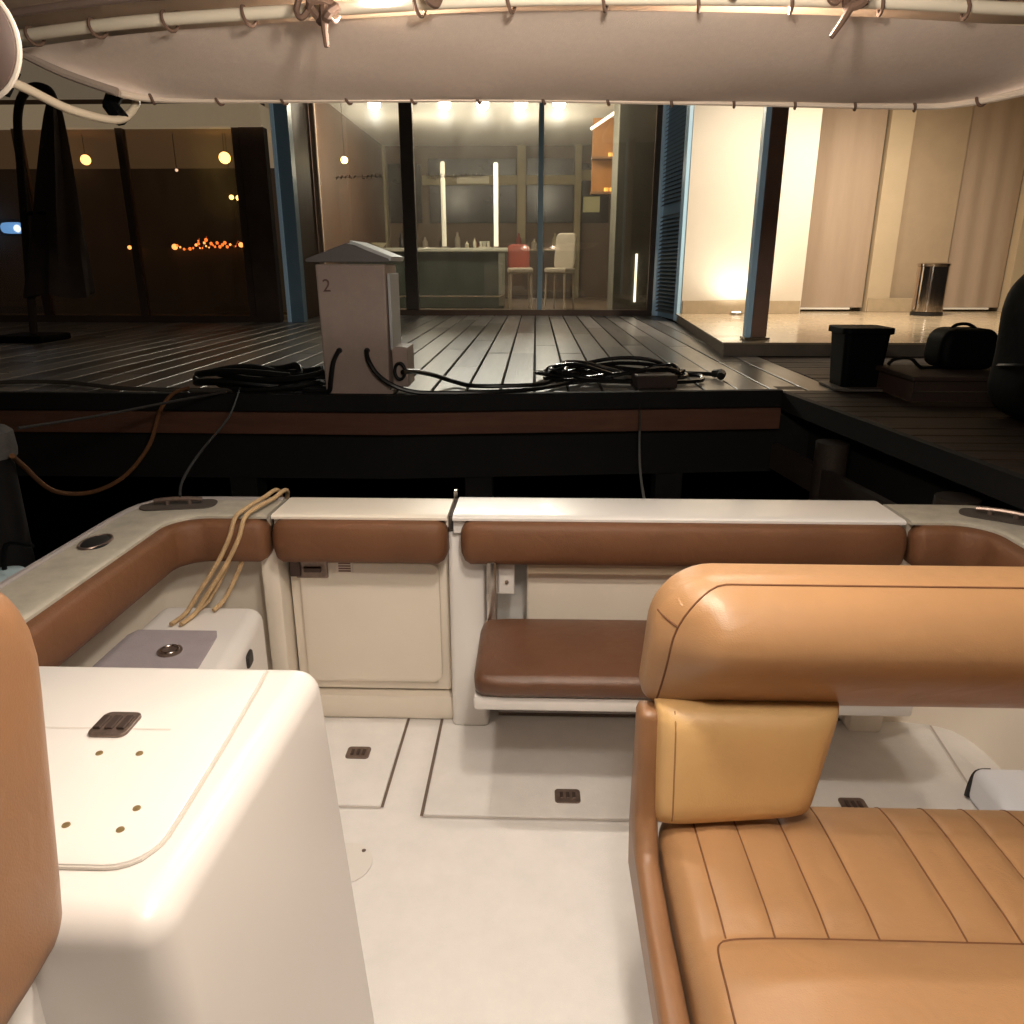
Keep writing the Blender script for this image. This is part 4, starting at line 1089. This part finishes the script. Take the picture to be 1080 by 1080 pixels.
pad = obj('lumbar_pad', padcushion(), VINYLY, bs_, True, 0, label='pale tan pad under the left end of the backrest')
ptree = bvh_of(pad)
ps = []
for k in range(15):
    hit = ptree.ray_cast(Vector((.262 - .004 * k / 14, .5, .556 + (.786 - .556) * k / 14)), Vector((0, 1, 0)))
    if hit[0]: ps.append(hit[0] + Vector((0, .0002, 0)))
obj('seam', tb(ps, .0016, 6), mat('pad_thread', (.33, .17, .06), .8), pad)
# project the backrest seam on the bolster surface
tree = bvh_of(bk_)
sp2 = []
for p in SEAMPTS:
    hit = tree.ray_cast(Vector((p.x, .5, p.z)), Vector((0, 1, 0)))
    if hit[0]: sp2.append(hit[0] + Vector((0, -.0004, 0)))
obj('seam', tb(sp2, .0020, 6), THREAD, bk_)
j0 = sp2[10]
hs = []
for k in range(6):
    f = k / 5
    q = Vector((j0.x - .034 * f, 0, j0.z + .014 * f)); hit = tree.ray_cast(Vector((q.x, .5, q.z)), Vector((0, 1, 0)))
    if hit[0]: hs.append(hit[0])
if len(hs) > 1: obj('seam', tb(hs, .0022, 6), THREAD, bk_)

# ================================================================== HARDTOP AND CANVAS
ht = obj('hardtop', pz([(-1.62, -1.2), (1.95, -1.2), (1.95, 2.42), (1.15, 2.34), (.5, 2.25), (-.06, 2.22), (-.6, 2.28), (-1.33, 2.46), (-1.62, 2.5)], 2.155, 2.24, bev=.012), CREAM, bt, True, 30)
near = [(-1.40, 2.255), (-1.33, 2.235), (-.98, 2.13), (-.5, 2.05), (-.06, 1.993), (.4, 2.0), (.8, 2.04), (1.15, 2.10), (1.75, 2.18)]
obj('aft_rail', tb([(x, y - .03, 2.115) for x, y in near], .014, 10, sm=6), mat('rail_cream', (.74, .66, .52), .35), ht, True)
obj('rail_trim', tb([(x, y - .085, 2.148) for x, y in near], .010, 8, sm=6), mat('trim_brown', (.20, .14, .11), .8), ht, True)
for xx, yy in ((.555, 2.065), (-.345, 2.05)):
    dl = obj('ceiling_light', lt([(0, -.016), (.05, -.014), (.075, -.004), (.078, .0)], (xx, yy, 2.154), 24), E_DOME, ht, True)
for xx, yy in ((.94, 2.07), (1.10, 2.115), (.30, 2.06), (-.9, 2.18), (-1.12, 2.25)):
    obj('grommet', tb([(xx + .014 * math.cos(a), yy + .014 * math.sin(a), 2.152) for a in [2 * PI * q / 14 for q in range(14)]], .005, 6, closed=True), mat('grommet_brown', (.12, .08, .06), .5), ht, True)
for xx, yy in ((.16, .36), (.12, 1.0)):
    cl = obj('ceiling_light', lt([(0, -.022), (.07, -.02), (.10, -.005), (.105, .0)], (xx, yy, 2.154), 24), E_DOME, ht, True)
for xx in (-1.5, 1.80):
    obj('top_leg', tb([(xx, -.8, 2.16), (xx * .98, -.85, 1.4), (xx * .93, -.9, .8)], .024, 10), STEEL, ht, True)

cw = thing('canvas_awning', 'pinkish beige canvas awning laced between the hardtop and its stern frame', 'awning', (.1, 2.5, 2.1))
AZ = 2.00                       # the awning slopes down to its stern rail
AS = (AZ - 1.55) / .55
aft = [(x * AS, y * AS) for x, y in ((-1.40, 2.80), (-1.27, 2.905), (-.6, 2.915), (-.087, 2.925), (.6, 3.0), (1.353, 3.10), (1.50, 3.07), (1.60, 2.93), (1.66, 2.70))]
def lerp_poly(pl, n):
    P = [Vector((*p, 0)) for p in pl]; L = [0]
    for a, c in zip(P, P[1:]): L.append(L[-1] + (c - a).length)
    out = []
    for k in range(n + 1):
        s = L[-1] * k / n
        for i in range(len(P) - 1):
            if L[i] <= s <= L[i + 1] + 1e-9:
                out.append(P[i].lerp(P[i + 1], (s - L[i]) / (L[i + 1] - L[i]))); break
    return out
n1, n2 = 60, 18
An = lerp_poly([tuple(p[:2]) for p in smooth_path([(x, y + .015, 0) for x, y in near[:-1]] + [(1.70, 2.2, 0)], 6)], n1)
Bn = lerp_poly([tuple(p[:2]) for p in smooth_path([(x, y, 0) for x, y in aft], 6)], n1)
t = nb(); g = {}
for i in range(n1 + 1):
    for j in range(n2 + 1):
        v = j / n2; q = An[i].lerp(Bn[i], v); u = i / n1
        z = 2.10 + (AZ - 2.10) * v - .012 * math.sin(PI * v) + .004 * math.sin(u * 31) * (1 - abs(2 * v - 1)) ** .2 * abs(2 * v - 1) + .006 * math.sin(u * 5 + v * 3)
        g[i, j] = t.verts.new((q.x, q.y, z))
for i in range(n1):
    for j in range(n2): t.faces.new((g[i, j], g[i + 1, j], g[i + 1, j + 1], g[i, j + 1]))
obj('canvas_panel', t, CANVAS, cw, True, 0)
aftp = [(p.x, p.y + .008, AZ - .001) for p in Bn]
obj('rope_edge', tb(aftp, .0095, 8), CORD, cw, True)
obj('rope_edge', tb([(An[0].x, An[0].y, 2.10), (An[0].lerp(Bn[0], .5).x - .01, An[0].lerp(Bn[0], .5).y, (2.09 + AZ) / 2), (Bn[0].x, Bn[0].y, AZ)], .011, 8, sm=4), mat('edge_dim', (.34, .27, .22), .8), cw, True)
def lash(p, tdir, r=.016):
    side = Vector((-tdir.y, tdir.x, 0))
    c = Vector(p)
    return tb([c + (side * math.cos(a) + Vector((0, 0, 1)) * math.sin(a)) * r + tdir * .014 * (a / PI - 1) for a in [2 * PI * q / 12 for q in range(13)]], .0042, 6)
for k in range(2, n1 - 1, 4):
    if k % 4 == 2: 
        d = (Bn[k + 1] - Bn[k - 1]).normalized()
        obj('lashing', lash((Bn[k].x, Bn[k].y + .008, AZ), d, .0135), CORDD, cw, True)
for k in list(range(2, n1 - 1, 4)) + [n1 - 5, n1 - 3]:
    d = (An[k + 1] - An[k - 1]).normalized()
    obj('lashing', lash((An[k].x, An[k].y - .04, 2.112), d, .021), CORDD, cw, True)
# frame tube and straps at both ends of the awning
def aw(x, y, z): return (x * .86, y * .86, 1.55 + (z - 1.55) * .86)
obj('frame_tube', tb([aw(-1.46, 2.10, 2.045), aw(-1.42, 2.30, 2.02), aw(-1.40, 2.5, 1.995), aw(-1.365, 2.70, 2.0), aw(-1.34, 2.78, 2.05), aw(-1.35, 2.82, 2.09)], .011, 10, sm=6), mat('tube_cream', (.74, .62, .46), .35), cw, True)
obj('clamp', tb([aw(-1.36, 2.72, 2.005), aw(-1.40, 2.74, 2.05), aw(-1.40, 2.78, 2.09)], .022, 8), DARKBODY, cw, True)
obj('clamp', tb([aw(-1.46, 2.27, 2.0), aw(-1.43, 2.29, 2.06)], .022, 8), DARKBODY, cw, True)
e = Vector((Bn[-1].x, Bn[-1].y, AZ))
obj('strap', tb([(Bn[-3].x, Bn[-3].y + .01, AZ), e + Vector((.06, -.03, .015)), e + Vector((.2, -.16, .06)), e + Vector((.3, -.3, .13))], .015, 8, sm=6), CORDD, cw, True)
obj('buckle', bx(e.x + .02, e.x + .075, e.y - .06, e.y, AZ - .012, AZ + .03, bev=.008), DARKBODY, cw)
# dangling cords
def knot(name, lab, pts, xk, yk, zk, r=.011):
    t = thing(name, lab, 'cord', (xk, yk, zk))
    obj('tail', tb(pts, r, 7, sm=6, rfun=lambda s: 1 - .45 * s), CORDD, t, True)
    obj('knot', tb([(xk + .024 * math.cos(a) * (1 + .3 * math.sin(3 * a)), yk - .012 + .018 * math.sin(2 * a), zk + .020 * math.sin(a)) for a in [2 * PI * q / 20 for q in range(20)]], .010, 7, closed=True), CORDD, t, True)
    obj('bight', tb([(xk - .045, yk, zk + .05), (xk - .06, yk - .015, zk + .0), (xk - .045, yk - .02, zk - .015), (xk - .02, yk - .01, zk + .02)], .007, 6, sm=6), CORDD, t, True)
knot('lashing_cord', 'dangling brown cord end knotted on the hardtop rail at left', [(-.488, 1.99, 2.13), (-.485, 1.97, 2.09), (-.484, 1.965, 2.06), (-.482, 1.965, 2.025)], -.487, 1.985, 2.10)
knot('lashing_cord', 'slanting brown cord end knotted on the hardtop rail at right', [(.71, 1.98, 2.14), (.695, 1.965, 2.10), (.675, 1.96, 2.065), (.655, 1.96, 2.035)], .70, 1.97, 2.115)
single('lashing_cord', tb([(-.235, 1.94, 2.14), (-.245, 1.93, 2.115), (-.225, 1.935, 2.10), (-.215, 1.945, 2.13)], .010, 7, sm=6), CORDD, 'short brown lashing right of the dangling left cord', 'cord', smooth=True)
single('lashing_cord', tb([(.46, 1.94, 2.145), (.43, 1.935, 2.125), (.425, 1.94, 2.112), (.45, 1.95, 2.13), (.55, 1.95, 2.145), (.63, 1.955, 2.142)], .010, 7, sm=6), CORDD, 'brown lashing looped left of the slanting cord', 'cord', smooth=True)
# round speaker pod at upper left
spk = thing('round_speaker', 'round brown speaker pod with a bright rim at the upper left edge', 'speaker', (-.66, 1.0, 1.8))
Ms = Rx(90)
obj('pod', lt([(0, -.018), (.05, -.016), (.062, -.008), (.064, .004), (.04, .02), (.03, .05), (0, .052)], (-.672, 1.0, 1.80), 32, M=Rx(-90)), mat('pod_brown', (.085, .055, .045), .6, var=.2), spk, True)
obj('rim', tb([(-.672 + .0635 * math.cos(a), .998, 1.80 + .0635 * math.sin(a)) for a in [2 * PI * q / 40 for q in range(40)]], .0035, 8, closed=True), mat('rim_white', (.5, .44, .37), .3), spk, True)
obj('bracket', tb([(-.672, 1.05, 1.86), (-.68, 1.06, 2.0), (-.68, 1.06, 2.156)], .014, 8), STEEL, spk, True)

# ================================================================== LIGHT
W = bpy.data.worlds.new('World'); S.world = W; W.use_nodes = True
bgn = W.node_tree.nodes['Background']
bgn.inputs[0].default_value = (.75, .60, .52, 1); bgn.inputs[1].default_value = .022
light('hardtop_lamp_light', 'POINT', (.16, .36, 2.06), 40, (1., .91, .81), .08)
light('hardtop_lamp_light', 'POINT', (.12, 1.0, 2.09), 50, (1., .90, .78), .07)
for xx, yy in ((.555, 2.0), (-.345, 1.99)):
    light('dome_light', 'AREA', (xx, yy + .05, 2.125), 26, (1., .89, .77), .14)
for xx in (-2.83, -1.60, -.94, -.28, .38):
    light('room_lamp_light', 'POINT', (xx, 14.48, 4.20), 60, (1., .93, .78), .08)
for xx in (-2.4, .3): light('room_rear_fill', 'POINT', (xx, 17.0, 3.45), 62, (1., .93, .78), .1)  # unseen fill lights added to brighten the room and its ceiling
light('uplight_light', 'SPOT', (3.08, 11.95, .89), 48, (1., .92, .78), .08, (172, 0, 0), 150, .9)
light('terrace_lamp_light', 'SPOT', (4.6, 10.2, 4.35), 760, (1., .84, .66), .12, (18, 0, -6), 150, 1.)
light('terrace_lamp_light', 'SPOT', (3.0, 10.7, 4.3), 190, (1., .90, .77), .1, (26, 0, 0), 140, 1.)
light('terrace_lamp_light', 'SPOT', (2.5, 7.9, 4.3), 150, (1., .80, .56), .1, (-26, 15, 0), 34, .9)
for xx, rz in ((-2.83, 14), (-1.60, 8), (-.94, 4), (-.28, 0), (.38, -4)):
    light('deck_patch_spot', 'SPOT', (xx, 14.50, 4.16), 175, (.86, .94, 1.), .09, (-67, 0, rz), 36, 1.)  # added cool spots at the ceiling lamps, for the deck patch and halos

# ================================================================== CAMERA
cam = bpy.data.cameras.new('Camera'); co = bpy.data.objects.new('Camera', cam); COL.objects.link(co)
co.location = (0, 0, 1.55); co.rotation_euler = (math.radians(90 - 18), 0, math.radians(1.70))
cam.sensor_width = 36; cam.lens = 36 * 800 / 1080; cam.clip_start = .02; cam.clip_end = 500
S.camera = co
S.view_settings.view_transform = 'Standard'; S.view_settings.look = 'None'; S.view_settings.exposure = 0
